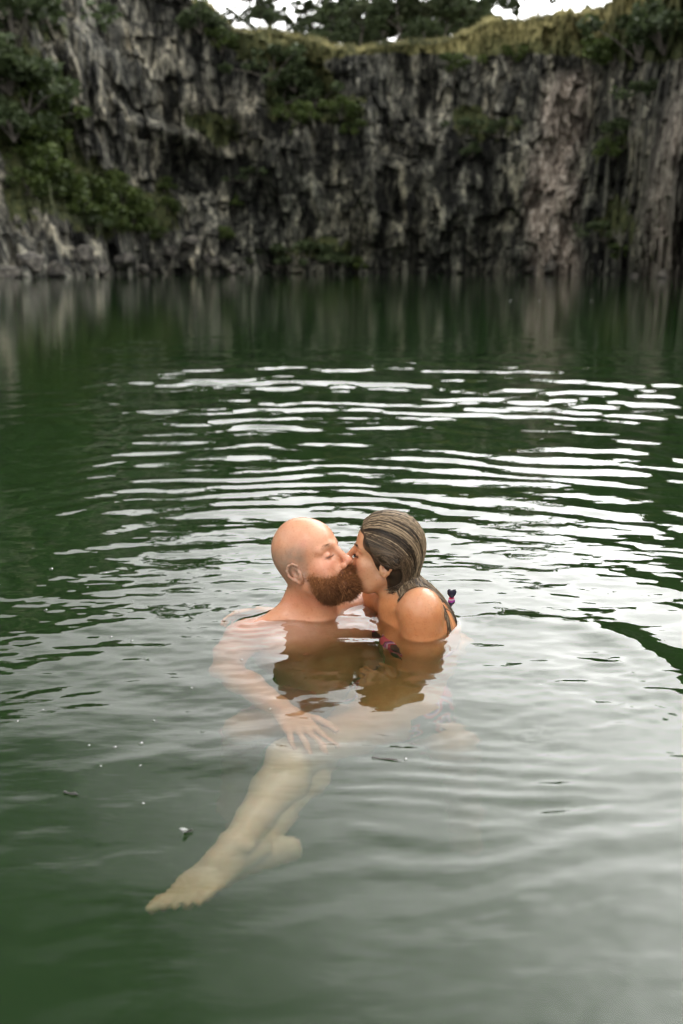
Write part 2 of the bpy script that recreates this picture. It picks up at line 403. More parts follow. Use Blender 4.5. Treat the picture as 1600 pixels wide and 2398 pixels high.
dark = np.clip(0.9 * blob(U1, V1, 435, 400, 75, 100, 0) + 0.9 * blob(U1, V1, 600, 470, 90, 90, 0) + 0.75 * sstep(300, 500, V1) * sstep(480, 600, U1) + 0.7 * blob(U1, V1, 1430, 480, 70, 150, 0) + 0.6 * blob(U1, V1, 1400, 470, 40, 170, 0) + 0.5 * blob(U1, V1, 1190, 500, 60, 150, 0) + 0.35 * sstep(560, 640, U1) * (U1 < 1700) + 0.25 * nse, 0, 1)
# the ground behind the rim
back = [(1.2, 0.25), (3, 0.5), (7, 0.9), (14, 1.6), (30, 2.6), (70, 4.5)]
rows_x = [Xw]; rows_y = [Yw]; rows_z = [Zw]
top_r = Rr[-1]; top_z = Zw[-1]
for d, dz in back:
    rr_ = top_r + d
    rows_x.append((np.sin(np.radians(azs)) * rr_)[None]); rows_y.append((np.cos(np.radians(azs)) * rr_)[None])
    rows_z.append((top_z + dz + 0.5 * vnoise(azs * 0.9, d * 0.3, 0, 91))[None])
Xa, Ya, Za = np.vstack(rows_x), np.vstack(rows_y), np.vstack(rows_z)
ext = lambda a, v: np.vstack([a, np.full((len(back), a.shape[1]), v)])
vega, drya = ext(veg, 1.0), np.vstack([dry, np.tile(np.clip(0.25 + 0.6 * dry[-1], 0, 1), (len(back), 1))])
palea, darka = ext(np.clip(pale, 0, 1), 0.0), ext(dark, 0.0)
ncol = len(azs); nrow = Xa.shape[0]
idx = np.arange(nrow * ncol).reshape(nrow, ncol)
F = np.stack([idx[:-1, :-1], idx[:-1, 1:], idx[1:, 1:], idx[1:, :-1]], -1).reshape(-1, 4)
F = F[:, ::-1]
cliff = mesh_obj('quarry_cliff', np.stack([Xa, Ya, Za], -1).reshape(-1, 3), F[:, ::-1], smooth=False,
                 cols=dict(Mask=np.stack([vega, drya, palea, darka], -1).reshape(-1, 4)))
tag(cliff, kind='structure', label='dark jointed rock wall of the flooded quarry')
M = Mat('quarry_rock')
mk = M.attr('Mask'); sepn = M.n.new('ShaderNodeSeparateColor'); M.l.new(mk, sepn.inputs[0])
vegs, drys, pales = sepn.outputs[0], sepn.outputs[1], sepn.outputs[2]
al = M.attr('Mask', 'Alpha')
streak = M.noise(1.0, 5, 0.62, M.pos((0.62, 0.62, 0.13)), 0.5)
fine = M.noise(2.4, 6, 0.62, M.pos((1, 1, 0.5)), 0.2)
big = M.noise(0.16, 3, 0.5, M.pos((1, 1, 0.8)))
rock = M.ramp(streak, [(0.34, (0.008, 0.009, 0.0085)), (0.44, (0.038, 0.040, 0.037)), (0.52, (0.13, 0.132, 0.120)), (0.58, (0.29, 0.29, 0.262)), (0.68, (0.50, 0.48, 0.41))])
rock = M.mix(M.ramp(fine, [(0.40, 0.0), (0.58, 1.0)]), M.mix(1.0, rock, 0.25, 'MULTIPLY'), M.mix(1.0, rock, (1.16, 1.13, 1.03), 'MULTIPLY'))
rock = M.mix(M.ramp(big, [(0.42, 0), (0.6, 1)]), rock, M.mix(1.0, rock, (1.02, 0.98, 0.92), 'MULTIPLY'))
prock = M.ramp(fine, [(0.32, (0.065, 0.056, 0.047)), (0.46, (0.25, 0.205, 0.165)), (0.62, (0.60, 0.535, 0.46))])
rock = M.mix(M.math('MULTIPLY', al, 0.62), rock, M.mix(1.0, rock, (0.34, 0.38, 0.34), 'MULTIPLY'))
rock = M.mix(M.math('MULTIPLY', pales, 0.85), rock, prock)
green = M.ramp(fine, [(0.3, (0.012, 0.019, 0.007)), (0.5, (0.045, 0.055, 0.019)), (0.7, (0.092, 0.095, 0.036))])
straw = M.ramp(fine, [(0.3, (0.055, 0.056, 0.023)), (0.48, (0.18, 0.165, 0.066)), (0.66, (0.46, 0.41, 0.19))])
green = M.mix(drys, green, straw)
vf = M.ramp(M.math('ADD', vegs, M.math('MULTIPLY', M.math('SUBTRACT', fine, 0.5), 0.9)), [(0.35, 0.0), (0.6, 1.0)])
col = M.mix(vf, rock, green)
M.princ(col, 0.85, M.bump(M.noise(1.4, 7, 0.65, M.pos((1, 1, 0.35))), 0.9, 0.6), Specular_IOR_Level=0.25)
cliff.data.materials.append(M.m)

def wall_at(u, v):                 # the wall vertex that shows at photo position u, v
    d = (U1 - u) ** 2 + (V1 - v) ** 2
    i = np.unravel_index(np.argmin(d), d.shape)
    return np.array([Xw[i], Yw[i], Zw[i]])
# ------------------------------------------------------------------ bodies grown as one smooth surface from a distance field
class Field:
    def __init__(s): s.p = []; s.T = Matrix.Identity(4); s.sc = 1.0
    def frame(s, T, scale=1.0): s.T = T; s.sc = scale
    def _pt(s, a): return np.array(s.T @ (Vector(a) * s.sc))
    def rc(s, a, b, ra, rb, k=0.02, op='u'):
        s.p.append(('rc', s._pt(a), s._pt(b), ra * s.sc, rb * s.sc, k * s.sc, op))
    def ell(s, c, r, k=0.02, op='u', rot=(0, 0, 0), axis=None):
        Rm = s.T.to_3x3() @ Matrix.Rotation(R(rot[2]), 3, 'Z') @ Matrix.Rotation(R(rot[1]), 3, 'Y') @ Matrix.Rotation(R(rot[0]), 3, 'X')
        if axis is not None: Rm = s.T.to_3x3() @ Vector(axis).to_track_quat('Z', 'Y').to_matrix()
        s.p.append(('el', s._pt(c), np.array(Rm), np.array(r) * s.sc, k * s.sc, op))
    def chain(s, pts, rad, k=0.02, op='u'):
        for i in range(len(pts) - 1): s.rc(pts[i], pts[i + 1], rad[i], rad[i + 1], k, op)
    def build(s, gx, gy, gz):
        Fv = np.full((len(gx), len(gy), len(gz)), 0.2, np.float32)
        for p in s.p:
            if p[0] == 'rc':
                _, a, b, ra, rb, k, op = p; mrg = max(ra, rb) + k + 0.02
                lo, hi = np.minimum(a, b) - mrg, np.maximum(a, b) + mrg
            else:
                _, c, Rm, rr, k, op = p; mrg = max(rr) + k + 0.02
                lo, hi = c - mrg, c + mrg
            sl = tuple(slice(np.searchsorted(g, lo[i]), np.searchsorted(g, hi[i])) for i, g in enumerate((gx, gy, gz)))
            x, y, z = gx[sl[0]][:, None, None], gy[sl[1]][None, :, None], gz[sl[2]][None, None, :]
            if x.size == 0 or y.size == 0 or z.size == 0: continue
            if p[0] == 'rc':
                ab = b - a; L2 = max(ab @ ab, 1e-9)
                t = np.clip(((x - a[0]) * ab[0] + (y - a[1]) * ab[1] + (z - a[2]) * ab[2]) / L2, 0, 1)
                d = np.sqrt((x - a[0] - t * ab[0]) ** 2 + (y - a[1] - t * ab[1]) ** 2 + (z - a[2] - t * ab[2]) ** 2) - (ra + (rb - ra) * t)
            else:
                q = [((x - c[0]) * Rm[0, i] + (y - c[1]) * Rm[1, i] + (z - c[2]) * Rm[2, i]) for i in range(3)]
                k0 = np.sqrt(sum((q[i] / rr[i]) ** 2 for i in range(3))) + 1e-6
                k1 = np.sqrt(sum((q[i] / rr[i] ** 2) ** 2 for i in range(3))) + 1e-6
                d = k0 * (k0 - 1) / k1
            f = Fv[sl]
            if op == 'u':
                h = np.clip(0.5 + 0.5 * (f - d) / k, 0, 1); Fv[sl] = f * (1 - h) + d * h - k * h * (1 - h)
            else:
                h = np.clip(0.5 - 0.5 * (f + d) / k, 0, 1); Fv[sl] = f * (1 - h) - d * h + k * h * (1 - h)
        return Fv

def fmin(a, b, k):
    h = np.clip(0.5 + 0.5 * (a - b) / k, 0, 1); return a * (1 - h) + b * h - k * h * (1 - h)
def surface_net(Fv, gx, gy, gz, smooth=1):
    S = Fv < 0
    c = S[:-1, :-1, :-1].astype(np.int8)
    cnt = sum(S[i:S.shape[0] - 1 + i, j:S.shape[1] - 1 + j, k:S.shape[2] - 1 + k].astype(np.int8) for i in (0, 1) for j in (0, 1) for k in (0, 1))
    act = (cnt > 0) & (cnt < 8)
    ci = np.argwhere(act)
    vid = np.full(act.shape, -1, np.int32); vid[act] = np.arange(len(ci), dtype=np.int32)
    acc = np.zeros((len(ci), 3)); n = np.zeros(len(ci))
    G = (gx, gy, gz)
    corners = [(i, j, k) for i in (0, 1) for j in (0, 1) for k in (0, 1)]
    for a in corners:
        for ax in range(3):
            if a[ax]: continue
            b = list(a); b[ax] = 1
            ia, ib = ci + np.array(a), ci + np.array(b)
            fa, fb = Fv[tuple(ia.T)], Fv[tuple(ib.T)]
            msk = (fa < 0) != (fb < 0)
            t = np.where(msk, fa / np.where(msk, fa - fb, 1), 0)
            pa = np.stack([G[q][ia[:, q]] for q in range(3)], 1); pb = np.stack([G[q][ib[:, q]] for q in range(3)], 1)
            acc += (pa + (pb - pa) * t[:, None]) * msk[:, None]; n += msk
    V = acc / n[:, None]
    quads = []
    for ax in range(3):
        sl0 = [slice(None)] * 3; sl1 = [slice(None)] * 3; sl0[ax] = slice(0, -1); sl1[ax] = slice(1, None)
        ed = S[tuple(sl0)] != S[tuple(sl1)]
        e = np.argwhere(ed); o1, o2 = [q for q in range(3) if q != ax]
        ok = (e[:, o1] > 0) & (e[:, o2] > 0) & (e[:, o1] < S.shape[o1] - 1) & (e[:, o2] < S.shape[o2] - 1)
        e = e[ok]
        inside = S[tuple(e.T)]
        def cell(d1, d2):
            f = e.copy(); f[:, o1] += d1; f[:, o2] += d2; return vid[tuple(f.T)]
        q = np.stack([cell(-1, -1), cell(0, -1), cell(0, 0), cell(-1, 0)], 1)
        flip = inside if ax != 1 else ~inside
        q[~flip] = q[~flip][:, ::-1]
        quads.append(q)
    Q = np.vstack(quads)
    for _ in range(smooth):
        s = np.zeros_like(V); m = np.zeros(len(V))
        for a, b in ((0, 1), (1, 2), (2, 3), (3, 0)):
            np.add.at(s, Q[:, a], V[Q[:, b]]); np.add.at(m, Q[:, a], 1)
            np.add.at(s, Q[:, b], V[Q[:, a]]); np.add.at(m, Q[:, b], 1)
        V = V * 0.5 + 0.5 * s / np.maximum(m, 1)[:, None]
    return V, Q
def axis_grid(lo, hi, coarse, flo, fhi, fine):
    a = np.arange(lo, flo, coarse); b = np.arange(flo, fhi, fine); c = np.arange(fhi, hi + coarse, coarse)
    return np.concatenate([a, b, c])
def normals(V, Q):
    n = np.cross(V[Q[:, 2]] - V[Q[:, 0]], V[Q[:, 3]] - V[Q[:, 1]]); o = np.zeros_like(V)
    for i in range(4): np.add.at(o, Q[:, i], n)
    return o / (np.linalg.norm(o, axis=1, keepdims=True) + 1e-12)

def head_frame(origin, yaw_fwd, pitch, roll=0.0):
    f = Vector((yaw_fwd[0], yaw_fwd[1], 0)).normalized(); up = Vector((0, 0, 1)); lf = up.cross(f)
    base = Matrix((f, lf, up)).transposed()
    Rm = base @ Matrix.Rotation(-R(pitch), 3, 'Y') @ Matrix.Rotation(R(roll), 3, 'X')
    T = Rm.to_4x4(); T.translation = Vector(origin); return T

def add_head(f, T, scale, male):
    f.frame(T, scale)
    b_ = 0.014 if male else 0.010
    f.ell((-0.015 + b_, 0, 0.052), (0.099 - b_, 0.076, 0.086), 0.02)
    f.ell((-0.040 + b_, 0, 0.035), (0.068 - b_, 0.070, 0.070), 0.03)
    f.ell((0.042, 0, 0.050), (0.050, 0.060, 0.052), 0.03)
    f.ell((0.040, 0, -0.020), (0.050, 0.055, 0.066), 0.03)
    f.ell((0.060, 0, -0.045), (0.036, 0.040, 0.045), 0.02)
    jw = 0.052 if male else 0.045
    for s in (1, -1):
        f.rc((0.000, s * jw, -0.045), (0.035, s * (jw - 0.006), -0.078), 0.020, 0.016, 0.025)
        f.rc((0.035, s * (jw - 0.006), -0.078), (0.078, s * 0.012, -0.093 if male else -0.096), 0.017, 0.014, 0.02)
        f.ell((0.056, s * 0.043, -0.014), (0.026, 0.021, 0.020), 0.02)
        f.rc((0.086, s * 0.012, 0.030), (0.070, s * 0.046, 0.030), 0.0115 if male else 0.0085, 0.010, 0.012)
        f.ell((0.045, s * 0.052, -0.045), (0.026, 0.013, 0.028), 0.025)
    f.ell((0.078, 0, -0.093 if male else -0.096), (0.018, 0.020, 0.015), 0.012)
    for s in (1, -1):
        f.ell((0.098, s * 0.031, 0.010), (0.015, 0.019, 0.013), 0.012, 's')
        f.ell((0.0745, s * 0.032, 0.009), (0.0140, 0.0150, 0.0125), 0.004)
        f.rc((0.0890, s * 0.020, 0.0062), (0.0860, s * 0.032, 0.0036), 0.0016, 0.0018, 0.002, 's')
        f.rc((0.0860, s * 0.032, 0.0036), (0.0800, s * 0.044, 0.0062), 0.0018, 0.0014, 0.002, 's')
    dn = 0.008 if male else 0.0
    f.rc((0.092, 0, 0.024), (0.113, 0, -0.014 - dn), 0.0075, 0.0092, 0.010)
    f.ell((0.1145, 0, -0.019 - dn), (0.0118, 0.0120, 0.0105), 0.008)
    for s in (1, -1):
        f.ell((0.102, s * 0.0138, -0.025 - dn), (0.0120, 0.0078, 0.0090), 0.005)
        f.ell((0.1095, s * 0.0065, -0.0320 - dn), (0.0045, 0.0032, 0.0032), 0.002, 's')
    f.ell((0.080, 0, -0.056), (0.020, 0.027, 0.022), 0.012)
    f.ell((0.0975, 0, -0.0500), (0.0075, 0.021, 0.0050), 0.004)
    f.ell((0.0960, 0, -0.0605), (0.0080, 0.018, 0.0058), 0.004)
    f.rc((0.100, -0.024, -0.0556), (0.100, 0.024, -0.0556), 0.0016, 0.0016, 0.003, 's')
    for s in (1, -1):                                            # ears
        y = 0.0735
        f.ell((-0.006, s * (y + 0.002), -0.004), (0.017, 0.007, 0.026), 0.008, rot=(s * 0, -14, s * 18))
        pts = [(0.008, y + .003, 0.006), (0.009, y + .006, 0.018), (0.001, y + .011, 0.028), (-0.012, y + .014, 0.027), (-0.021, y + .016, 0.016), (-0.022, y + .015, 0.001), (-0.016, y + .010, -0.014), (-0.007, y + .004, -0.026), (0.002, y + .001, -0.024)]
        pts = [(a, s * b, c) for a, b, c in pts]
        f.chain(pts, [0.0030, 0.0034, 0.0036, 0.0036, 0.0036, 0.0036, 0.0042, 0.0056, 0.0035], 0.003)
        f.ell((-0.005, s * (y + 0.0125), 0.003), (0.0095, 0.0085, 0.0135), 0.004, 's', rot=(0, -14, 0))
        f.rc((0.009, s * (y + .004), -0.002), (0.007, s * (y + .005), -0.010), 0.004, 0.003, 0.003)
    f.frame(Matrix.Identity(4))

def add_hand(f, wrist, d, up, side, curl=0.25, spread=0.12, s=1.0, curls=None):
    """five-fingered hand: d = direction of the fingers, up = back of the hand, side = towards the thumb"""
    d = Vector(d).normalized(); up = Vector(up); up = (up - d * up.dot(d)).normalized(); sd = Vector(side); sd = (sd - d * sd.dot(d) - up * sd.dot(up)).normalized()
    W = Vector(wrist)
    P = lambda a, b, c: W + d * a * s + sd * b * s + up * c * s
    f.ell(P(0.045, 0.0, 0.0), (0.040 * s, 0.014 * s, 0.052 * s), 0.015, axis=d) if False else None
    for b, a1 in ((0.030, 0.088), (0.011, 0.092), (-0.009, 0.087), (-0.028, 0.078)):
        f.rc(P(0.005, b * 0.55, 0), P(a1, b, 0.002), 0.015 * s, 0.0115 * s, 0.012)
    Ls = ((0.030, 0.088, (0.040, 0.024, 0.020), 0.0088), (0.011, 0.092, (0.045, 0.028, 0.021), 0.0090), (-0.009, 0.087, (0.041, 0.026, 0.021), 0.0085), (-0.028, 0.078, (0.032, 0.019, 0.018), 0.0076))
    for i, (b, a0, seg, r) in enumerate(Ls):
        cu = curls[i] if curls else curl * (1 + 0.12 * i)
        ang = 0.1; p = P(a0, b, 0.001); sp_ = (b / 0.03) * spread
        for j, ln in enumerate(seg):
            ang += cu * (1.0 if j else 0.6)
            q = p + (d * math.cos(ang) - up * math.sin(ang) + sd * sp_) * ln * s
            f.rc(p, q, (r - 0.0006 * j) * s, (r - 0.0006 * (j + 1)) * s, 0.0035 if j else 0.006); p = q
    p = P(0.020, 0.022, -0.004); th = [(0.040, 0.75, 0.012), (0.032, 0.95, 0.0105), (0.026, 1.02, 0.0092)]
    ang = 0.85
    for j, (ln, dirc, r) in enumerate(th):
        q = p + (d * (0.62 + 0.14 * j) + sd * (0.70 - 0.22 * j) - up * (0.22 + 0.08 * j)) * ln * s
        f.rc(p, q, r * s * 1.1, r * s, 0.008 if j == 0 else 0.004); p = q

def add_foot(f, ankle, heel_dir, toe_dir, up, s=1.0, side=1):
    """foot from the ankle: toe_dir = towards the toes, up = top of the foot; side = +1 puts the big toe on the left"""
    d = Vector(toe_dir).normalized(); up = Vector(up); up = (up - d * up.dot(d)).normalized(); sd = up.cross(d) * side
    A = Vector(ankle)
    P = lambda a, b, c: A + (d * a + sd * b + up * c) * s
    f.rc(P(-0.048, 0, -0.050), P(0.02, 0, -0.042), 0.025 * s, 0.028 * s, 0.018)
    f.rc(P(-0.030, 0, -0.01), P(-0.046, 0, -0.045), 0.014 * s, 0.020 * s, 0.018)
    f.rc(P(0.0, 0, 0.0), P(0.05, 0.004, -0.022), 0.031 * s, 0.028 * s, 0.02)
    f.rc(P(0.03, 0.010, -0.030), P(0.135, 0.026, -0.058), 0.027 * s, 0.017 * s, 0.016)
    f.rc(P(0.03, -0.010, -0.040), P(0.118, -0.027, -0.062), 0.023 * s, 0.013 * s, 0.016)
    f.rc(P(0.05, 0.0, -0.032), P(0.130, 0.0, -0.058), 0.026 * s, 0.015 * s, 0.015)
    for i in range(5):
        b0 = 0.030 - 0.0145 * i; a0 = 0.140 - 0.0065 * i - (0.004 if i > 2 else 0)
        ln = (0.044, 0.038, 0.033, 0.029, 0.024)[i]; r = (0.0135, 0.0098, 0.0092, 0.0088, 0.0085)[i]
        f.rc(P(a0, b0, -0.060), P(a0 + ln * 0.55, b0 * 1.05, -0.058), r * s, r * s, 0.006)
        f.rc(P(a0 + ln * 0.55, b0 * 1.05, -0.058), P(a0 + ln, b0 * 1.05, -0.065), r * s, r * 0.86 * s, 0.003)
    for b in (1, -1): f.ell(P(0.002, b * 0.031, -0.004), (0.013 * s, 0.012 * s, 0.013 * s), 0.012)

def world(T, p, sc_=1.0): return np.array(T @ (Vector(p) * sc_))
V3 = lambda p: tuple(float(q) for q in p)

# ---- the man
ear = PY(698, 1343, 2.55); ma = R(25)
TM = head_frame(ear + np.array([0.075 * math.sin(ma), 0.075 * math.cos(ma), 0.002]), (math.cos(ma), -math.sin(ma)), 27)
m_ = Field(); add_head(m_, TM, 1.0, True)
NB = np.array([-0.092, 2.655, -0.010])                       # base of the neck
m_.rc(V3(world(TM, (-0.014, 0, -0.010))), V3(NB + [0.008, 0.02, 0.01]), 0.058, 0.062, 0.03)
m_.rc(V3(world(TM, (0.010, 0, -0.050))), V3(NB + [0.025, -0.035, -0.02]), 0.048, 0.050, 0.03)
rt = np.array([-0.85, -0.50, 0.0]); fw = np.array([0.50, -0.85, 0.0])
SR, SL = NB + rt * 0.190 + [0, 0, -0.064], NB - rt * 0.195 + [0, 0, -0.045]
for S_, sg in ((SR, 1), (SL, -1)):
    m_.rc(V3(NB + [0, 0.01, 0.035]), V3(S_ + [0, 0, 0.012]), 0.042, 0.042, 0.05)      # trapezius
    m_.rc(V3(NB + fw * 0.05 + [0, 0, -0.035]), V3(S_ + fw * 0.03 + [0, 0, 0.0]), 0.018, 0.020, 0.025)   # collar bone
    m_.ell(V3(S_), (0.060, 0.060, 0.068), 0.04)
    m_.ell(V3(NB + rt * sg * 0.085 + fw * 0.100 + [0, 0, -0.105]), (0.095, 0.052, 0.066), 0.04, rot=(0, 0, math.degrees(math.atan2(rt[1], rt[0]))))
    m_.ell(V3(NB + rt * sg * 0.10 + fw * 0.035 + [0, 0, -0.19]), (0.085, 0.095, 0.16), 0.05, rot=(0, 0, math.degrees(math.atan2(rt[1], rt[0]))))
    m_.rc(V3(NB + rt * sg * 0.095 + fw * 0.155 + [0, 0, -0.135]), V3(NB + rt * sg * 0.095 + fw * 0.158 + [0, 0, -0.135]), 0.005, 0.005, 0.006)
ra_ = math.degrees(math.atan2(rt[1], rt[0]))
CH = NB + fw * 0.045 + [0.0, 0, -0.185]; AB = NB + fw * 0.085 + [0.02, 0.0, -0.35]; PE = NB + fw * 0.10 + np.array([0.02, -0.02, -0.49])
m_.ell(V3(CH), (0.165, 0.115, 0.19), 0.05, rot=(0, 0, ra_))
m_.ell(V3(AB), (0.155, 0.115, 0.14), 0.06, rot=(0, 0, ra_))
m_.ell(V3(PE), (0.170, 0.125, 0.12), 0.06, rot=(0, 0, ra_))
EL = PW(530, 1568, 0.21); WR = PW(672, 1668, 0.165)
m_.chain([V3(SR), V3((SR + EL) / 2 + [-0.01, 0, 0]), V3(EL)], [0.056, 0.050, 0.040], 0.03)
m_.chain([V3(EL), V3(EL * 0.68 + WR * 0.32 + [0, 0, 0.004]), V3(WR)], [0.043, 0.047, 0.031], 0.02)
HD = PW(758, 1772, 0.165) - WR
add_hand(m_, V3(WR), V3(HD), (0.1, -0.45, 1), (0.7, 0.7, 0), curl=0.25, s=1.08, spread=0.2)
EL2 = np.array([0.27, 2.86, -0.28]); WR2 = np.array([0.35, 2.69, -0.27])
m_.chain([V3(SL), V3(EL2)], [0.056, 0.042], 0.03); m_.chain([V3(EL2), V3(WR2)], [0.042, 0.028], 0.02)
add_hand(m_, V3(WR2), (-0.25, -0.9, -0.1), (1, -0.1, 0.1), (0, 0, 1), curl=0.3)
HR, HL = PE + rt * 0.10 + [0, -0.02, -0.01], PE - rt * 0.10 + [0, -0.02, -0.01]
KR, KL = PW(585, 1705, 0.33), PW(1060, 1735, 0.46)
AR, AL = KR + np.array([-0.05, 0.18, -0.42]), KL + np.array([0.05, 0.12, -0.40])
for H_, K_, A_2 in ((HR, KR, AR), (HL, KL, AL)):
    m_.rc(V3(H_), V3(K_), 0.095, 0.062, 0.05); m_.chain([V3(K_), V3(K_ * 0.7 + A_2 * 0.3 + [0, 0.02, 0]), V3(A_2)], [0.060, 0.058, 0.038], 0.03)
    add_foot(m_, V3(A_2), None, (-0.1, -0.9, -0.3), (0, -0.3, 1))
lo = np.min([KR, KL, AR, AL, EL, SR], 0) - 0.25; hi = np.max([KR, KL, AR, SL, EL2, WR2], 0) + 0.2
gx = axis_grid(-0.50, 0.50, 0.0062, -0.225, 0.055, 0.0021)
gy = axis_grid(min(AR[1], AL[1], KR[1], HD[1] + WR[1]) - 0.22, 3.0, 0.0062, 2.40, 2.74, 0.0026)
gz = axis_grid(-1.05, 0.32, 0.0062, -0.02, 0.31, 0.0021)
Fm = m_.build(gx, gy, gz); VM, QM = surface_net(Fm, gx, gy, gz, 1); del Fm
NM = normals(VM, QM)
if ((NM * (VM - VM.mean(0))).sum(1) < 0).mean() > 0.5: QM = QM[:, ::-1]; NM = -NM

# ---- the woman
wb = R(9); SCW = 0.945
wear = PY(899, 1328, 2.556)
fwd = (-math.cos(wb), math.sin(wb)); lft = np.array([-math.sin(wb), -math.cos(wb), 0])
TW = head_frame(wear - lft * 0.070, fwd, 9)
w_ = Field(); add_head(w_, TW, SCW, False)
WSL, WSR = PY(986, 1436, 2.47), PY(893, 1410, 2.74)
WNB = (WSL + WSR) / 2 + np.array([0.0, 0, 0.035])
w_.rc(V3(world(TW, (-0.030, 0, -0.02))), V3(WNB + [0.018, 0, 0.0]), 0.045, 0.048, 0.025)
w_.rc(V3(world(TW, (0.004, 0, -0.050))), V3(WNB + [-0.012, -0.01, -0.03]), 0.032, 0.034, 0.022)
wr_ = (WSR - WSL) / np.linalg.norm(WSR - WSL); wf = np.cross(wr_, [0, 0, 1]); wf /= np.linalg.norm(wf)
if wf[0] > 0: wf = -wf
wang = math.degrees(math.atan2(wr_[1], wr_[0]))
for S_ in (WSL, WSR):
    w_.rc(V3(WNB + [0.015, 0, 0.005]), V3(S_ + [0, 0, 0.018]), 0.032, 0.032, 0.04)
    w_.rc(V3(WNB + wf * 0.04 + [0, 0, -0.03]), V3(S_ + wf * 0.025 + [0, 0, 0.012]), 0.012, 0.014, 0.02)
    w_.ell(V3(S_ + [0.004, 0, -0.004]), (0.046, 0.048, 0.060), 0.045)
WCH = WNB + np.array([0.055, -0.01, -0.17]); WWA = WNB + np.array([0.055, -0.05, -0.31]); WPE = np.array([0.155, 2.43, -0.39])
w_.ell(V3(WNB + np.array([0.045, 0.0, -0.09])), (0.135, 0.085, 0.11), 0.05, rot=(0, 0, wang))
w_.ell(V3(WNB + np.array([0.048, 0.0, -0.078])), (0.118, 0.075, 0.090), 0.05, rot=(0, 0, wang))
w_.ell(V3(WCH), (0.140, 0.100, 0.15), 0.05, rot=(0, 0, wang))
w_.ell(V3(WWA), (0.125, 0.095, 0.13), 0.06, rot=(0, 0, wang))
w_.ell(V3(WPE), (0.160, 0.135, 0.12), 0.06, rot=(0, 0, wang))
for sg in (1, -1): w_.ell(V3(WCH + wr_ * sg * 0.070 + wf * 0.075 + [0, 0, 0.005]), (0.062, 0.058, 0.062), 0.03)
WEL = np.array([PY(990, 1520, 2.42)[0] + 0.0, 2.44, -0.235]); WWR = PW(928, 1606, 0.30)
w2_ = Field()
w_.chain([V3(WSL), V3(WSL * 0.5 + WEL * 0.5 + [0.004, -0.004, 0]), V3(WEL)], [0.047, 0.046, 0.037], 0.04)
w2_.chain([V3(WEL), V3(WEL * 0.65 + WWR * 0.35), V3(WWR)], [0.039, 0.037, 0.024], 0.02)
add_hand(w2_, V3(WWR), (-0.85, 0.4, 0.25), (-0.2, -0.7, 0.6), (0, 0.6, 0.8), curl=0.85, s=0.86)
WEL2 = WSR + np.array([-0.16, 0.10, -0.22]); WWR2 = WEL2 + np.array([-0.20, -0.02, 0.06])
w_.chain([V3(WSR), V3(WEL2)], [0.050, 0.036], 0.03); w_.chain([V3(WEL2), V3(WWR2)], [0.036, 0.024], 0.02)
add_hand(w_, V3(WWR2), (-0.8, -0.5, 0.0), (-0.3, 0.8, 0.1), (0, 0, 1), curl=0.35, s=0.88)
K1, K2 = PW(690, 1772, 0.27), PW(732, 1762, 0.35)
A1_, A2_ = PW(553, 1976, 0.23), PW(615, 1962, 0.29)
H1, H2 = WPE + np.array([-0.03, -0.09, 0.02]), WPE + np.array([-0.06, -0.03, -0.03])
for H_, K_, A_2, q in ((H1, K1, A1_, 1), (H2, K2, A2_, 2)):
    f2_ = w_ if q == 1 else w2_
    f2_.rc(V3(H_), V3(K_), 0.092, 0.060, 0.05)
    f2_.chain([V3(K_), V3(K_ * 0.68 + A_2 * 0.32 + [0.004, 0.0, -0.008]), V3(A_2)], [0.058, 0.056, 0.032], 0.03)
T1 = PW(302, 2112, 0.185) - A1_
add_foot(w_, V3(A1_), None, V3(T1), (-0.45, -0.1, 0.9), s=1.04, side=-1)
T2 = PW(466, 2030, 0.32) - A2_
add_foot(w2_, V3(A2_ + np.array([-0.01, -0.01, 0.0])), None, V3(T2), (-0.15, 0.75, 0.55), s=0.98, side=1)
gx = axis_grid(-0.50, 0.50, 0.0052, -0.005, 0.225, 0.0021)
gy = axis_grid(1.25, 2.98, 0.0052, 2.47, 2.70, 0.0026)
gz = axis_grid(-0.56, 0.34, 0.0052, 0.03, 0.33, 0.0021)
Fw_ = fmin(w_.build(gx, gy, gz), w2_.build(gx, gy, gz), 0.006); VW, QW = surface_net(Fw_, gx, gy, gz, 1); del Fw_
NW = normals(VW, QW)
if ((NW * (VW - VW.mean(0))).sum(1) < 0).mean() > 0.5: QW = QW[:, ::-1]; NW = -NW

# skin colours: base tone, flushes, lips, brows, shaved scalp
def to_local(T, V, s=1.0):
    Ti = np.array(T.inverted()); return (V @ Ti[:3, :3].T + Ti[:3, 3]) / s
def gs(P, c, r): return np.exp(-(((P - np.array(c)) / np.array(r)) ** 2).sum(1))
def lerp(a, b, t): return a * (1 - t[:, None]) + np.array(b) * t[:, None]
LM = to_local(TM, VM); ah = np.abs(LM[:, 1]); LMa = LM.copy(); LMa[:, 1] = ah
colm = np.tile(np.array([0.62, 0.30, 0.165]), (len(VM), 1))
inhead = sstep(-0.13, -0.05, LM[:, 2] + 0.3 * LM[:, 0])
colm = lerp(colm, (0.66, 0.335, 0.20), inhead)
colm = lerp(colm, (0.62, 0.25, 0.16), np.clip(0.9 * gs(LMa, (-0.01, 0.085, 0.0), (0.03, 0.03, 0.035)), 0, 1) * 0.75)
colm = lerp(colm, (0.64, 0.24, 0.16), 0.55 * gs(LMa, (0.115, 0, -0.026), (0.018, 0.02, 0.016)) + 0.50 * gs(LMa, (0.075, 0.045, -0.015), (0.03, 0.03, 0.02)))
colm = lerp(colm, (0.64, 0.22, 0.16), 0.30 * gs(LM, (0.045, -0.066, 0.065), (0.014, 0.02, 0.012)))
_sx = LMa[:, 0]; _e = -0.018 - 0.55 * np.clip(_sx - 0.025, 0, 0.1) + 0.22 * np.clip(_sx - 0.075, 0, 0.1)
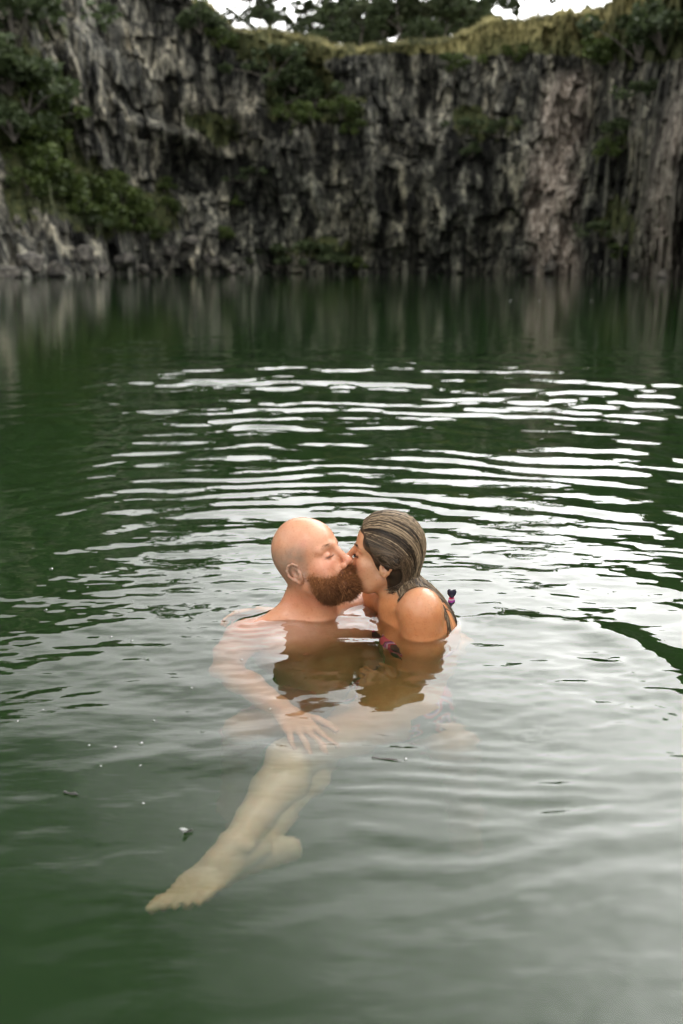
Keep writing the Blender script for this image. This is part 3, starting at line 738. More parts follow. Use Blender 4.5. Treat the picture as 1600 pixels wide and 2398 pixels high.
stub = sstep(0.016, -0.012, LM[:, 2] - _e) * sstep(-0.004, 0.02, _sx + 0.10 * (LM[:, 2] + 0.05)) * sstep(-0.135, -0.12, LM[:, 2]) * (VM[:, 2] > 0.03)
colm = lerp(colm, (0.30, 0.125, 0.055), 0.75 * stub * (_sx < 0.10))
scalp = sstep(0.060, 0.035, LM[:, 0] - 0.35 * (LM[:, 2] - 0.06)) * sstep(-0.045, -0.01, LM[:, 2] + 0.0 * LM[:, 0]) * sstep(0.090, 0.05, LM[:, 2] + 0.20 * LM[:, 0])
colm = lerp(colm, (0.36, 0.25, 0.18), np.clip(scalp * (0.75 + 0.35 * fbm(LM[:, 0] * 60, LM[:, 1] * 60, LM[:, 2] * 60, 2, 3)), 0, 1))
colm = lerp(colm, (0.58, 0.24, 0.14), 0.8 * sstep(-0.04, -0.10, LM[:, 2] + 0.2 * LM[:, 0]) * sstep(0.02, 0.06, VM[:, 2]))       # sunburnt neck
colm = lerp(colm, (0.62, 0.28, 0.17), 0.55 * gs(VM, SR + [0, 0, 0.03], (0.12, 0.12, 0.06)))
for sg in (1, -1):
    colm = lerp(colm, (0.42, 0.14, 0.09), 0.9 * gs(VM, NB + rt * sg * 0.095 + fw * 0.155 + [0, 0, -0.135], (0.014, 0.014, 0.014)))
brow_m = gs(LMa, (0.086, 0.022, 0.033), (0.02, 0.012, 0.0042)) + gs(LMa, (0.078, 0.040, 0.032), (0.02, 0.011, 0.004))
colm = lerp(colm, (0.34, 0.18, 0.10), np.clip(brow_m, 0, 0.5))
lid = gs(LMa, (0.086, 0.032, 0.0038), (0.02, 0.014, 0.0017))
colm = lerp(colm, (0.07, 0.03, 0.02), np.clip(lid * 1.3, 0, 0.95))
colm = lerp(colm, (0.55, 0.24, 0.17), 0.45 * gs(LMa, (0.084, 0.030, 0.011), (0.02, 0.017, 0.008)))
colm = lerp(colm, (0.45, 0.15, 0.11), 0.8 * gs(LM, (0.098, 0, -0.0555), (0.012, 0.023, 0.009)))

LW = to_local(TW, VW, SCW); LWa = LW.copy(); LWa[:, 1] = np.abs(LW[:, 1])
colw = np.tile(np.array([0.62, 0.27, 0.11]), (len(VW), 1))
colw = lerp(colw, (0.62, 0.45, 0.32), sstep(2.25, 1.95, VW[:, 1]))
film = gs(VW, PY(1002, 1394, 2.49), (0.050, 0.06, 0.035)) * sstep(-0.15, 0.35, fbm((VW[:, 0] + 0.6 * VW[:, 2]) * 110, VW[:, 1] * 60, (VW[:, 2] - 0.4 * VW[:, 0]) * 40, 3, 12))
colw = lerp(colw, (0.26, 0.19, 0.13), np.clip(film, 0, 0.7))
inhead = sstep(-0.13, -0.06, LW[:, 2] + 0.3 * LW[:, 0]) * sstep(0.0, 0.08, VW[:, 2])
colw = lerp(colw, (0.56, 0.30, 0.165), inhead)
colw = lerp(colw, (0.60, 0.22, 0.13), 0.55 * gs(LWa, (0.070, 0.045, -0.022), (0.026, 0.03, 0.020)) + 0.35 * gs(LWa, (0.115, 0, -0.02), (0.015, 0.02, 0.014)))
colw = lerp(colw, (0.60, 0.25, 0.11), 0.6 * gs(VW, WSL + [0, -0.02, -0.02], (0.08, 0.08, 0.09)))
lips = gs(LW, (0.100, 0, -0.0505), (0.010, 0.0200, 0.0050)) + gs(LW, (0.098, 0, -0.0610), (0.011, 0.0175, 0.0056))
colw = lerp(colw, (0.50, 0.12, 0.10), np.clip(lips * 1.1, 0, 0.9))
colw = lerp(colw, (0.22, 0.05, 0.04), 0.85 * gs(LW, (0.100, 0, -0.0556), (0.012, 0.023, 0.0016)))
brow_w = gs(LWa, (0.086, 0.020, 0.0325), (0.02, 0.012, 0.0030)) + gs(LWa, (0.077, 0.041, 0.0325), (0.02, 0.012, 0.0026))
colw = lerp(colw, (0.10, 0.055, 0.032), np.clip(brow_w * 1.1, 0, 0.85))
lidw = gs(LWa, (0.086, 0.033, 0.0036), (0.02, 0.015, 0.0022))
colw = lerp(colw, (0.05, 0.025, 0.018), np.clip(lidw * 1.2, 0, 0.95))
colw = lerp(colw, (0.42, 0.20, 0.12), 0.5 * gs(LWa, (0.084, 0.031, 0.012), (0.02, 0.017, 0.008)))

def skin_mat(name, rough, wet):
    M = Mat(name); c = M.attr('Col'); v = M.pos(obj=True)
    mot = M.noise(38, 4, 0.6, v); mot2 = M.noise(9, 3, 0.5, v)
    col = M.mix(M.ramp(mot2, [(0.35, 0.0), (0.65, 0.22)]), c, M.mix(1.0, c, (1.06, 0.80, 0.72), 'MULTIPLY'))
    col = M.mix(M.ramp(mot, [(0.38, 0.0), (0.62, 0.45)]), col, M.mix(1.0, col, (0.88, 0.74, 0.66), 'MULTIPLY'))
    fr = M.noise(170, 3, 0.7, v)
    col = M.mix(M.ramp(fr, [(0.56, 0.0), (0.66, 0.45)]), col, M.mix(1.0, col, (0.72, 0.55, 0.45), 'MULTIPLY'))
    vo = M.n.new('ShaderNodeTexVoronoi'); vo.inputs['Scale'].default_value = 95; M.l.new(v, vo.inputs['Vector'])
    dr = M.math('MULTIPLY', M.ramp(vo.outputs['Distance'], [(0.0, 1.0), (0.16, 0.8), (0.26, 0.0)]), M.ramp(M.noise(22, 2, 0.5, v), [(0.50, 0.0), (0.58, 1.0)]))
    bm = M.bump(M.math('ADD', M.math('MULTIPLY', M.noise(420, 2, 0.6, v), 0.35), M.math('MULTIPLY', dr, wet * 3.0)), 0.6, 0.0010)
    M.princ(col, M.ramp(mot2, [(0.3, rough - 0.06), (0.7, rough + 0.1)]), bm, Subsurface_Weight=0.22, Subsurface_Scale=0.012, Specular_IOR_Level=0.5,
            Coat_Weight=wet, Coat_Roughness=0.12)
    M.n['Principled BSDF'].inputs['Subsurface Radius'].default_value = (1.0, 0.35, 0.2)
    return M.m
sk_m = skin_mat('man_skin', 0.42, 0.25); sk_w = skin_mat('woman_skin', 0.42, 0.28)
man = mesh_obj('person', VM, QM, sk_m, cols=colm)
tag(man, 'bald man with a full red beard kissing the woman, chest deep in the green water', 'person')
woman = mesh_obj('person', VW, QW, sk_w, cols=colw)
tag(woman, 'woman with wet slicked back streaked hair kissing the bearded man in the water', 'person')

# ---- hair helpers: many tapered strands in one mesh
def strands(paths, r0, r1, sides=3, colors=None):
    """paths: (n, k, 3); tapered prisms along them"""
    P = np.asarray(paths, float); n, k, _ = P.shape
    tg = np.gradient(P, axis=1); tg /= np.linalg.norm(tg, axis=2, keepdims=True) + 1e-9
    ref = np.array([0.31, 0.53, 0.79]); a = np.cross(tg, ref); a /= np.linalg.norm(a, axis=2, keepdims=True) + 1e-9; b = np.cross(tg, a)
    r0 = np.broadcast_to(r0, (n,)); r1 = np.broadcast_to(r1, (n,)); t = np.linspace(0, 1, k)
    rad = r0[:, None] * (1 - t[None]) + r1[:, None] * t[None]
    ang = np.arange(sides) * 2 * np.pi / sides
    V = P[:, :, None, :] + rad[:, :, None, None] * (np.cos(ang)[None, None, :, None] * a[:, :, None, :] + np.sin(ang)[None, None, :, None] * b[:, :, None, :])
    V = V.reshape(-1, 3); id_ = np.arange(n * k * sides).reshape(n, k, sides)
    j2 = np.roll(np.arange(sides), -1)
    F = np.stack([id_[:, :-1, :], id_[:, :-1, j2], id_[:, 1:, j2], id_[:, 1:, :]], -1).reshape(-1, 4)
    Cc = np.repeat(colors, k * sides, axis=0) if colors is not None else None
    return V, F, Cc

def hair_mat(name, rough=0.45, spec=0.5):
    M = Mat(name); M.princ(M.attr('Col'), rough, None, Specular_IOR_Level=spec); return M.m

# ---- the beard: short curled hairs rooted on jaw, chin, lip and cheek
x, y, z = LM[:, 0], ah, LM[:, 2]
edge = -0.018 - 0.55 * np.clip(x - 0.025, 0, 0.1) + 0.22 * np.clip(x - 0.075, 0, 0.1)
bm_ = sstep(0.004, -0.008, z - edge) * sstep(0.010, 0.030, x + 0.10 * (z + 0.05)) * (z > -0.125)
must = gs(LMa, (0.100, 0.010, -0.040), (0.02, 0.020, 0.008)) > 0.25
bm_ = np.where((x > 0.088) & (z > -0.041), 0, bm_)
bm_ = np.where(gs(LM, (0.100, 0, -0.0555), (0.012, 0.022, 0.009)) > 0.4, 0, bm_)
bm_ = np.where((z < -0.085) & (x < 0.02), 0, bm_)
bm_ = np.where(VM[:, 2] < 0.02, 0, bm_)
prob = bm_ / bm_.sum(); NBH = 13000
pick = rng.choice(len(VM), NBH, p=prob); root = VM[pick] + rng.normal(0, 0.0008, (NBH, 3)); nn = NM[pick]
lx = LM[pick]
Rh = np.array(TM.to_3x3())
down = (Rh @ np.array([0.35, 0, -0.94]))
ln = 0.006 + 0.011 * sstep(-0.02, -0.075, lx[:, 2]) * sstep(0.0, 0.05, lx[:, 0]) * rng.uniform(0.55, 1.15, NBH)
k = 5; tt = np.linspace(0, 1, k)
dirs = nn * 0.75 + down * 0.8 + rng.normal(0, 0.28, (NBH, 3)); dirs /= np.linalg.norm(dirs, axis=1, keepdims=True)
curl = rng.normal(0, 0.33, (NBH, 3)); curl2 = rng.normal(0, 0.22, (NBH, 3)) + [0, 0, -0.25]
paths = root[:, None] - nn[:, None] * 0.001 + ln[:, None, None] * (dirs[:, None] * tt[None, :, None] + curl[:, None] * (np.sin(tt * 3.0) * 0.5)[None, :, None] + curl2[:, None] * (tt ** 2)[None, :, None])
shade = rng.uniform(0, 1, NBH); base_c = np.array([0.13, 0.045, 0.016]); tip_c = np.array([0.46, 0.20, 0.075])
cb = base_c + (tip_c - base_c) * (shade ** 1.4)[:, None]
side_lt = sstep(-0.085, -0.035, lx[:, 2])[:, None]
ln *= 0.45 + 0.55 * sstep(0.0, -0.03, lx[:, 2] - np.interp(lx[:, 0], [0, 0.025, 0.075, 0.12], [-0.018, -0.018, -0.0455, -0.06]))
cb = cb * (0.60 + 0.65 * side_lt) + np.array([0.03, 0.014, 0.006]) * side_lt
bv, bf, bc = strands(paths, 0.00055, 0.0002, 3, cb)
f_ = Field(); f_.frame(TM)
f_.chain([(0.036, 0.044, -0.058), (0.052, 0.040, -0.068), (0.080, 0.022, -0.084), (0.087, 0.0, -0.087), (0.080, -0.022, -0.084), (0.052, -0.040, -0.068), (0.036, -0.044, -0.058)], [0.010, 0.016, 0.018, 0.019, 0.018, 0.016, 0.010], 0.02)
f_.ell((0.072, 0, -0.092), (0.026, 0.034, 0.016), 0.02)
f_.ell((0.050, 0, -0.076), (0.032, 0.040, 0.016), 0.02)
f_.chain([(0.076, -0.036, -0.066), (0.096, -0.020, -0.050), (0.1040, 0.0, -0.0435), (0.096, 0.020, -0.050), (0.076, 0.036, -0.066)], [0.010, 0.0075, 0.005, 0.0075, 0.010], 0.008)
O = np.array(TM.translation)
g1, g2, g3 = np.arange(O[0] - 0.09, O[0] + 0.18, 0.003), np.arange(O[1] - 0.18, O[1] + 0.10, 0.003), np.arange(O[2] - 0.19, O[2] + 0.06, 0.003)
bV, bQ = surface_net(f_.build(g1, g2, g3), g1, g2, g3, 2)
bN = normals(bV, bQ)
if ((bN * (bV - bV.mean(0))).sum(1) < 0).mean() > 0.5: bQ = bQ[:, ::-1]; bN = -bN
# hairs also stand on the beard's own mass
pk = rng.choice(len(bV), 9000); rt_ = bV[pk]; n2 = bN[pk]
d2 = n2 * 0.7 + down * 0.9 + rng.normal(0, 0.3, (9000, 3)); d2 /= np.linalg.norm(d2, axis=1, keepdims=True)
l2 = rng.uniform(0.004, 0.013, 9000)
p2 = rt_[:, None] - n2[:, None] * 0.002 + l2[:, None, None] * (d2[:, None] * tt[None, :, None] + rng.normal(0, 0.3, (9000, 1, 3)) * (tt ** 2)[None, :, None])
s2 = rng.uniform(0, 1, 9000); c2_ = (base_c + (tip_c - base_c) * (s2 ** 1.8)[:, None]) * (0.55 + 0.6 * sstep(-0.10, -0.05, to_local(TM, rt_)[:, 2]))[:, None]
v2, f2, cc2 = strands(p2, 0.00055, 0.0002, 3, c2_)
bcol = np.tile(base_c * 0.9, (len(bV), 1))
# sparse short hairs thin out over the cheek and under the ear, and stray hairs break the outline
wide = sstep(0.016, -0.012, LM[:, 2] - _e) * sstep(-0.004, 0.02, LM[:, 0] + 0.10 * (LM[:, 2] + 0.05)) * (LM[:, 2] > -0.12) * (LM[:, 0] < 0.095) * (VM[:, 2] > 0.03)
k3 = rng.choice(len(VM), 2600, p=wide / wide.sum()); r3 = VM[k3]; d3 = NM[k3] * 0.45 + down * 0.8 + rng.normal(0, 0.3, (2600, 3)); d3 /= np.linalg.norm(d3, axis=1, keepdims=True)
p3 = r3[:, None] + rng.uniform(0.003, 0.008, 2600)[:, None, None] * d3[:, None] * tt[None, :, None]
v3_, f3_, c3_ = strands(p3, 0.0004, 0.00015, 3, tip_c * rng.uniform(0.4, 1.0, (2600, 1)))
k4 = rng.choice(len(bV), 900); d4 = bN[k4] * 0.8 + down * 0.7 + rng.normal(0, 0.4, (900, 3)); d4 /= np.linalg.norm(d4, axis=1, keepdims=True)
p4 = bV[k4][:, None] + rng.uniform(0.012, 0.024, 900)[:, None, None] * (d4[:, None] * tt[None, :, None] + rng.normal(0, 0.35, (900, 1, 3)) * (tt ** 2)[None, :, None])
v4_, f4_, c4_ = strands(p4, 0.00045, 0.00015, 3, tip_c * rng.uniform(0.5, 1.3, (900, 1)))
o1 = len(bV) + len(bv); o2 = o1 + len(v2); o3 = o2 + len(v3_)
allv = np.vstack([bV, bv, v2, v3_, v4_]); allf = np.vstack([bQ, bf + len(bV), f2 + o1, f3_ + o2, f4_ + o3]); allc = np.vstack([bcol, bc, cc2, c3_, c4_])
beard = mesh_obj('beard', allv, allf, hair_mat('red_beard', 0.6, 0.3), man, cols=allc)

# eyebrows and lashes
def brow(parent, T, s, col, n, ln_, w, name='eyebrow'):
    for sg in (1, -1):
        t = rng.uniform(0, 1, n)
        px = 0.0975 - 0.004 * t - 0.017 * t ** 2; py = 0.012 + 0.038 * t; pz = 0.0315 + 0.0035 * np.sin(t * 2.6) + rng.normal(0, w, n)
        base = np.stack([px, sg * py, pz], 1)
        d = np.stack([-0.45 * np.ones(n), sg * 0.8 * np.ones(n), 0.35 - 0.5 * t], 1) + rng.normal(0, 0.15, (n, 3))
        P = base[:, None] + d[:, None] * (np.linspace(0, 1, 3) * ln_)[None, :, None]
        P = P.reshape(-1, 3) * s; Tn = np.array(T); P = (P @ Tn[:3, :3].T + Tn[:3, 3]).reshape(n, 3, 3)
        v, f, c = strands(P, 0.0005, 0.0002, 3, np.tile(col, (n, 1)) * rng.uniform(0.6, 1.3, (n, 1)))
        mesh_obj(name, v, f, BROWM, parent, cols=c)
BROWM = hair_mat('brow_hair', 0.6, 0.3)
brow(man, TM, 1.0, np.array([0.26, 0.13, 0.065]), 130, 0.007, 0.0020)
brow(woman, TW, SCW, np.array([0.06, 0.035, 0.022]), 190, 0.006, 0.0012)
def lashes(parent, T, s, col, n, ln_):
    for sg in (1, -1):
        t = np.linspace(0, 1, n); px = 0.0905 - 0.010 * (t - 0.2) ** 2 * 1.2 - 0.006 * t; py = 0.021 + 0.023 * t; pz = 0.0052 - 0.0050 * np.sin(t * 3.1) * 0.6
        base = np.stack([px, sg * py, pz], 1)
        d = np.stack([0.8 * np.ones(n), sg * (0.1 + 0.7 * t), -0.45 * np.ones(n)], 1)
        q = np.linspace(0, 1, 4)
        P = base[:, None] + d[:, None] * (q * ln_)[None, :, None] + np.array([0, 0, 1])[None, None] * (q ** 2 * ln_ * 0.45)[None, :, None]
        P = P.reshape(-1, 3) * s; Tn = np.array(T); P = (P @ Tn[:3, :3].T + Tn[:3, 3]).reshape(n, 4, 3)
        v, f, c = strands(P, 0.0005, 0.0002, 3, np.tile(col, (n, 1)))
        mesh_obj('eyelashes', v, f, BROWM, parent, cols=c)
lashes(man, TM, 1.0, np.array([0.12, 0.06, 0.03]), 26, 0.006)
lashes(woman, TW, SCW, np.array([0.015, 0.01, 0.008]), 34, 0.008)

# ---- the woman's wet hair
Tn = np.array(TW)
def loc2w(P): sh = P.shape; q = P.reshape(-1, 3) * SCW; return (q @ Tn[:3, :3].T + Tn[:3, 3]).reshape(sh)
f_ = Field(); f_.frame(TW, SCW)
f_.ell((-0.008, 0, 0.054), (0.093, 0.081, 0.092), 0.02)
f_.ell((0.030, 0, 0.082), (0.054, 0.060, 0.046), 0.03)
f_.ell((-0.026, 0, 0.020), (0.070, 0.076, 0.086), 0.03)
f_.ell((-0.046, 0, -0.030), (0.046, 0.052, 0.070), 0.03)
for sg in (1, -1):
    f_.rc((0.052, sg * 0.056, 0.052), (-0.020, sg * 0.074, 0.028), 0.016, 0.014, 0.02)
    f_.rc((-0.025, sg * 0.064, 0.010), (-0.050, sg * 0.048, -0.075), 0.020, 0.018, 0.02)
    f_.rc((0.018, sg * 0.070, 0.040), (-0.026, sg * 0.080, 0.022), 0.014, 0.016, 0.012)
    f_.ell((-0.012, sg * 0.084, 0.027), (0.030, 0.013, 0.017), 0.01)
f_.ell((0.100, 0, 0.012), (0.050, 0.056, 0.056), 0.012, 's')
O = np.array(TW.translation)
nape = to_local(TW, WNB[None] + np.array([[0.045, -0.03, 0.02]]), SCW)[0]
f_.rc((-0.050, 0.012, -0.050), tuple(nape), 0.038, 0.016, 0.03)
g1, g2, g3 = np.arange(O[0] - 0.13, O[0] + 0.20, 0.0026), np.arange(O[1] - 0.15, O[1] + 0.15, 0.0026), np.arange(O[2] - 0.22, O[2] + 0.19, 0.0026)
hV, hQ = surface_net(f_.build(g1, g2, g3), g1, g2, g3, 2)
hN = normals(hV, hQ)
if ((hN * (hV - hV.mean(0))).sum(1) < 0).mean() > 0.5: hQ = hQ[:, ::-1]; hN = -hN
HL_ = to_local(TW, hV, SCW)
# comb lines: strands that start along the hairline, run back over the shell and gather at the nape
from mathutils.bvhtree import BVHTree
bvh = BVHTree.FromPolygons([tuple(v) for v in hV], [tuple(int(i) for i in q) for q in hQ])
def on_shell(p, lift):
    loc, nrm, i, d = bvh.find_nearest(Vector(p)); 
    if loc is None: return p
    return np.array(loc) + np.array(nrm) * lift * (1 if Vector(nrm).dot(Vector(p) - loc) >= -1 else 1)
hl = []                                                        # hairline, right temple over the forehead to the left
for t in np.linspace(-1, 1, 61):
    a = t * 1.0; s_t = abs(t)
    xx = 0.078 - 0.012 * s_t - 0.075 * max(0, s_t - 0.45) ** 1.0; yy = 0.074 * math.sin(min(1.0, s_t * 1.15) * 1.45) * (1 if t > 0 else -1)
    zz = 0.100 - 0.012 * s_t - 0.075 * s_t ** 2.2
    hl.append((xx, yy, zz))
hl = np.array(hl)
cols_dark = np.array([0.020, 0.014, 0.009]); cols_mid = np.array([0.12, 0.080, 0.048]); cols_blond = np.array([0.44, 0.33, 0.21])
paths = []; pc = []; pr = []
NS = 3600; KK = 16
kn = np.array([-0.062, 0.016, -0.060])
for i in range(NS):
    t = rng.uniform(-1, 1); f0 = (t + 1) / 2 * 60; j = int(min(59, f0)); a = hl[j] * (1 - (f0 - j)) + hl[j + 1] * (f0 - j)
    if rng.random() < 0.55:                                     # strands that start further back
        u_ = rng.uniform(0, 0.5)
    else: u_ = 0
    end = kn + np.array([rng.normal(0, 0.010), np.clip(a[1] * 0.35, -0.03, 0.03) + rng.normal(0, 0.006), rng.normal(0, 0.012)])
    if abs(a[1]) > 0.045 and rng.random() < 0.6: end = np.array([rng.uniform(-0.070, -0.028), np.sign(a[1]) * rng.uniform(0.035, 0.060), rng.uniform(-0.115, -0.055)])
    q = np.linspace(u_, 1, KK)
    # control point lifts the path over the crown, sagging behind the ear at the sides
    side = min(1, abs(a[1]) / 0.07)
    mid = np.array([-0.080 + 0.052 * side, a[1] * 1.05 + 0.004, 0.165 - 0.125 * side ** 1.6])
    mid2 = np.array([-0.128 + 0.04 * side, a[1] * 0.95, 0.045 - 0.045 * side])
    b = (1 - q)[:, None]; qq = q[:, None]
    P = a * b ** 3 + 3 * mid * b ** 2 * qq + 3 * mid2 * b * qq ** 2 + end * qq ** 3
    W_ = loc2w(P); lift = 0.0005 + 0.0022 * rng.random()
    W_ = np.array([on_shell(p, lift) for p in W_])
    paths.append(W_)
    n1 = 0.5 + 0.27 * math.sin(t * 97.0 + 5.0 * math.sin(t * 23) + a[0] * 40) + 0.23 * math.sin(t * 41 + 2); n1 = 0.46 * n1 + 0.54 * rng.random()
    top = 1 - side ** 2 * 0.55
    if n1 * top > 0.49: c = cols_mid + (cols_blond * 1.15 - cols_mid) * rng.uniform(0.3, 1)
    elif n1 > 0.42: c = cols_mid * rng.uniform(0.6, 1.1)
    else: c = cols_dark * rng.uniform(0.8, 1.6)
    pc.append(c); pr.append(rng.uniform(0.0004, 0.0009))
sv, sf, scl = strands(np.array(paths), np.array(pr), np.array(pr) * 0.8, 4, np.array(pc))
# hanging wet locks down the neck, shoulder and back
bvb = BVHTree.FromPolygons([tuple(v) for v in VW], [tuple(int(i) for i in q) for q in QW])
paths2 = []; pc2 = []; pr2 = []
knw = loc2w(kn[None])[0]
targets = [(PY(1050, 1462, 2.56), 110, 0.014), (PY(1030, 1440, 2.50), 130, 0.016), (PY(1012, 1410, 2.48), 90, 0.010), (PY(1064, 1468, 2.62), 40, 0.014), (PY(948, 1410, 2.52), 130, 0.007), (PY(968, 1392, 2.51), 90, 0.008), (PY(1038, 1480, 2.50), 30, 0.010)]
for tgt, n, sp_ in targets:
    for i in range(n):
        st = knw + rng.normal(0, 0.008, 3) * np.array([1.5, 1, 1]) + np.array([rng.uniform(-0.01, 0.02), 0, rng.uniform(-0.01, 0.03)])
        e = tgt + rng.normal(0, sp_, 3) * np.array([1, 0.6, 0.5])
        q = np.linspace(0, 1, 14)[:, None]; mid = (st + e) / 2 + np.array([0.006, -0.006, 0.012]) + rng.normal(0, 0.004, 3)
        P = st * (1 - q) ** 2 + 2 * mid * q * (1 - q) + e * q ** 2
        P += 0.003 * np.sin(q * rng.uniform(6, 14) + rng.uniform(0, 6)) * rng.normal(0, 1, 3) * q
        out = []
        for p in P:
            loc, nrm, ii, d = bvb.find_nearest(Vector(p)); dd = (Vector(p) - loc).dot(nrm)
            lft_ = 0.0008 + 0.003 * rng.random()
            if dd < lft_ or dd < 0.02: p = np.array(loc + nrm * lft_) * 0.85 + p * 0.15 if dd > 0 else np.array(loc + nrm * lft_)
            out.append(p)
        out = np.array(out); out[1:-1] = (out[:-2] + out[1:-1] * 2 + out[2:]) / 4
        paths2.append(out); r_ = rng.random()
        pc2.append(cols_dark * 1.3 if r_ < 0.35 else (cols_mid * rng.uniform(0.7, 1.3) if r_ < 0.7 else cols_mid + (cols_blond - cols_mid) * rng.uniform(0.2, 0.9)))
        pr2.append(rng.uniform(0.0006, 0.0013))
tv, tf, tcl = strands(np.array(paths2), np.array(pr2), np.array(pr2) * 0.5, 4, np.array(pc2))
hcol = cols_dark + (cols_mid * 0.9 - cols_dark) * np.clip(0.4 + 0.4 * np.sin(HL_[:, 2] * 190 + HL_[:, 1] * 60 + 2 * np.sin(HL_[:, 0] * 30)), 0, 1)[:, None] * sstep(-0.06, 0.03, HL_[:, 0])[:, None]
hair = mesh_obj('hair', np.vstack([hV, sv, tv]), np.vstack([hQ, sf + len(hV), tf + len(hV) + len(sv)]), hair_mat('wet_hair', 0.36, 0.28), woman, cols=np.vstack([hcol, scl, tcl]))

# ---- swimwear: shells lifted off the bodies where cloth lies
def shell(name, V, Q, Nn, mask, lift, mat, parent):
    keep = mask[Q].all(1); q = Q[keep]; used = np.unique(q); mp_ = np.full(len(V), -1); mp_[used] = np.arange(len(used))
    q = mp_[q]; a = V[used] + Nn[used] * lift; b = V[used] - Nn[used] * 0.002; n = len(used)
    e = np.vstack([q[:, [0, 1]], q[:, [1, 2]], q[:, [2, 3]], q[:, [3, 0]]]); key = np.sort(e, 1); ks = key[:, 0].astype(np.int64) * n + key[:, 1]
    u_, inv, cnt = np.unique(ks, return_inverse=True, return_counts=True); be = e[cnt[inv] == 1]
    sidef = np.stack([be[:, 1], be[:, 0], be[:, 0] + n, be[:, 1] + n], 1)
    return mesh_obj(name, np.vstack([a, b]), np.vstack([q, q[:, ::-1] + n, sidef]), mat, parent)
M = Mat('bikini_cloth'); vv = M.pos((1, 1, 1.2))
pn = M.noise(13, 0, 0.4, vv, 0.3)
pcol = M.n.new('ShaderNodeValToRGB'); pcol.color_ramp.interpolation = 'CONSTANT'; e = pcol.color_ramp.elements
for i, (p_, c_) in enumerate([(0.0, (0.012, 0.010, 0.03)), (0.42, (0.50, 0.02, 0.10)), (0.49, (0.60, 0.45, 0.55)), (0.535, (0.35, 0.05, 0.32)), (0.59, (0.02, 0.02, 0.05)), (0.64, (0.62, 0.06, 0.14))]):
    if i > 1: e.new(p_)
    e[i].position = p_; e[i].color = (*c_, 1)
M.l.new(pn, pcol.inputs[0]); M.princ(pcol.outputs[0], 0.5)
bik = M.m
b1c, b2c = WCH + wr_ * -0.070 + wf * 0.09 + [0, 0, -0.022], WCH + wr_ * 0.070 + wf * 0.09 + [0, 0, -0.022]
ringd = (VW - WCH) @ np.array([0, 0, 1.0]); tors = (np.hypot(VW[:, 0] - WCH[0], VW[:, 1] - WCH[1]) < 0.175) & (np.linalg.norm(VW - WEL, axis=1) > 0.06)
armd = np.linalg.norm(np.cross(VW - WSL, (WEL - WSL) / np.linalg.norm(WEL - WSL)), axis=1)
frontm = ((VW - WCH) @ wf) > 0.045
cups = ((np.linalg.norm((VW - b1c) * [1, 1, 1.0], axis=1) < 0.074) | (np.linalg.norm(VW - b2c, axis=1) < 0.074)) & (armd > 0.053) & frontm
band = (np.abs(ringd + 0.035) < 0.010) & tors & (armd > 0.053)
shell('bikini_top', VW, QW, NW, cups | band, 0.0025, bik, woman)
hipm = (VW[:, 2] > WPE[2] - 0.16) & (VW[:, 2] < WPE[2] + 0.075) & (np.linalg.norm((VW - WPE) * [1, 1, 1.1], axis=1) < 0.185) & (np.linalg.norm(np.cross(VW - WEL, (WWR - WEL) / np.linalg.norm(WWR - WEL)), axis=1) > 0.06)
shell('bikini_bottom', VW, QW, NW, hipm, 0.0030, bik, woman)
M = Mat('trunks_cloth'); M.princ(M.ramp(M.noise(30, 3, 0.5, M.pos()), [(0.35, (0.30, 0.045, 0.035)), (0.65, (0.42, 0.08, 0.06))]), 0.7)
def seg_mask(V, a, b, r, t0, t1):
    ab = b - a; t = ((V - a) @ ab) / (ab @ ab); d = np.linalg.norm(V - a - t[:, None] * ab, axis=1); return (t > t0) & (t < t1) & (d < r)
tm_ = seg_mask(VM, HR, KR, 0.125, -0.3, 0.82) | seg_mask(VM, HL, KL, 0.125, -0.3, 0.82) | ((np.linalg.norm(VM - PE, axis=1) < 0.2) & (VM[:, 2] < PE[2] + 0.05))
tm_ &= (np.linalg.norm(np.cross(VM - EL, (WR - EL) / np.linalg.norm(WR - EL)), axis=1) > 0.055) & (np.linalg.norm(VM - WR2, axis=1) > 0.2) & (np.linalg.norm(VM - WR, axis=1) > 0.1)
shell('swim_trunks', VM, QM, NM, tm_, 0.006, M.m, man)
# the bow of the bikini strap standing up behind her back
bowc = PY(1058, 1397, 2.66)
bw = []
pts = []
f_ = Field()
c = V3(bowc)
f_.ell((c[0], c[1], c[2]), (0.0055, 0.0055, 0.0055), 0.003)
f_.ell((c[0] - 0.0055, c[1], c[2] + 0.011), (0.0075, 0.003, 0.012), 0.003, rot=(0, -16, 0))
f_.ell((c[0] + 0.0055, c[1], c[2] + 0.011), (0.0075, 0.003, 0.012), 0.003, rot=(0, 16, 0))
f_.ell((c[0] - 0.003, c[1], c[2] - 0.012), (0.0075, 0.003, 0.012), 0.003, rot=(0, 10, 0))
f_.ell((c[0] + 0.004, c[1], c[2] - 0.011), (0.0065, 0.003, 0.011), 0.003, rot=(0, -14, 0))
f_.rc((c[0] + 0.001, c[1], c[2] - 0.02), (c[0] - 0.012, c[1] - 0.01, c[2] - 0.05), 0.004, 0.003, 0.004)
f_.rc((c[0] - 0.012, c[1] - 0.01, c[2] - 0.05), tuple(WCH + np.array([0.085, 0.02, 0.03])), 0.003, 0.003, 0.004)
g1, g2, g3 = np.arange(c[0] - 0.12, c[0] + 0.04, 0.0014), np.arange(c[1] - 0.12, c[1] + 0.03, 0.0016), np.arange(c[2] - 0.19, c[2] + 0.04, 0.0016)
a, b = surface_net(f_.build(g1, g2, g3), g1, g2, g3, 1)
nn_ = normals(a, b)
mesh_obj('bikini_bow', a, b, bik, woman)

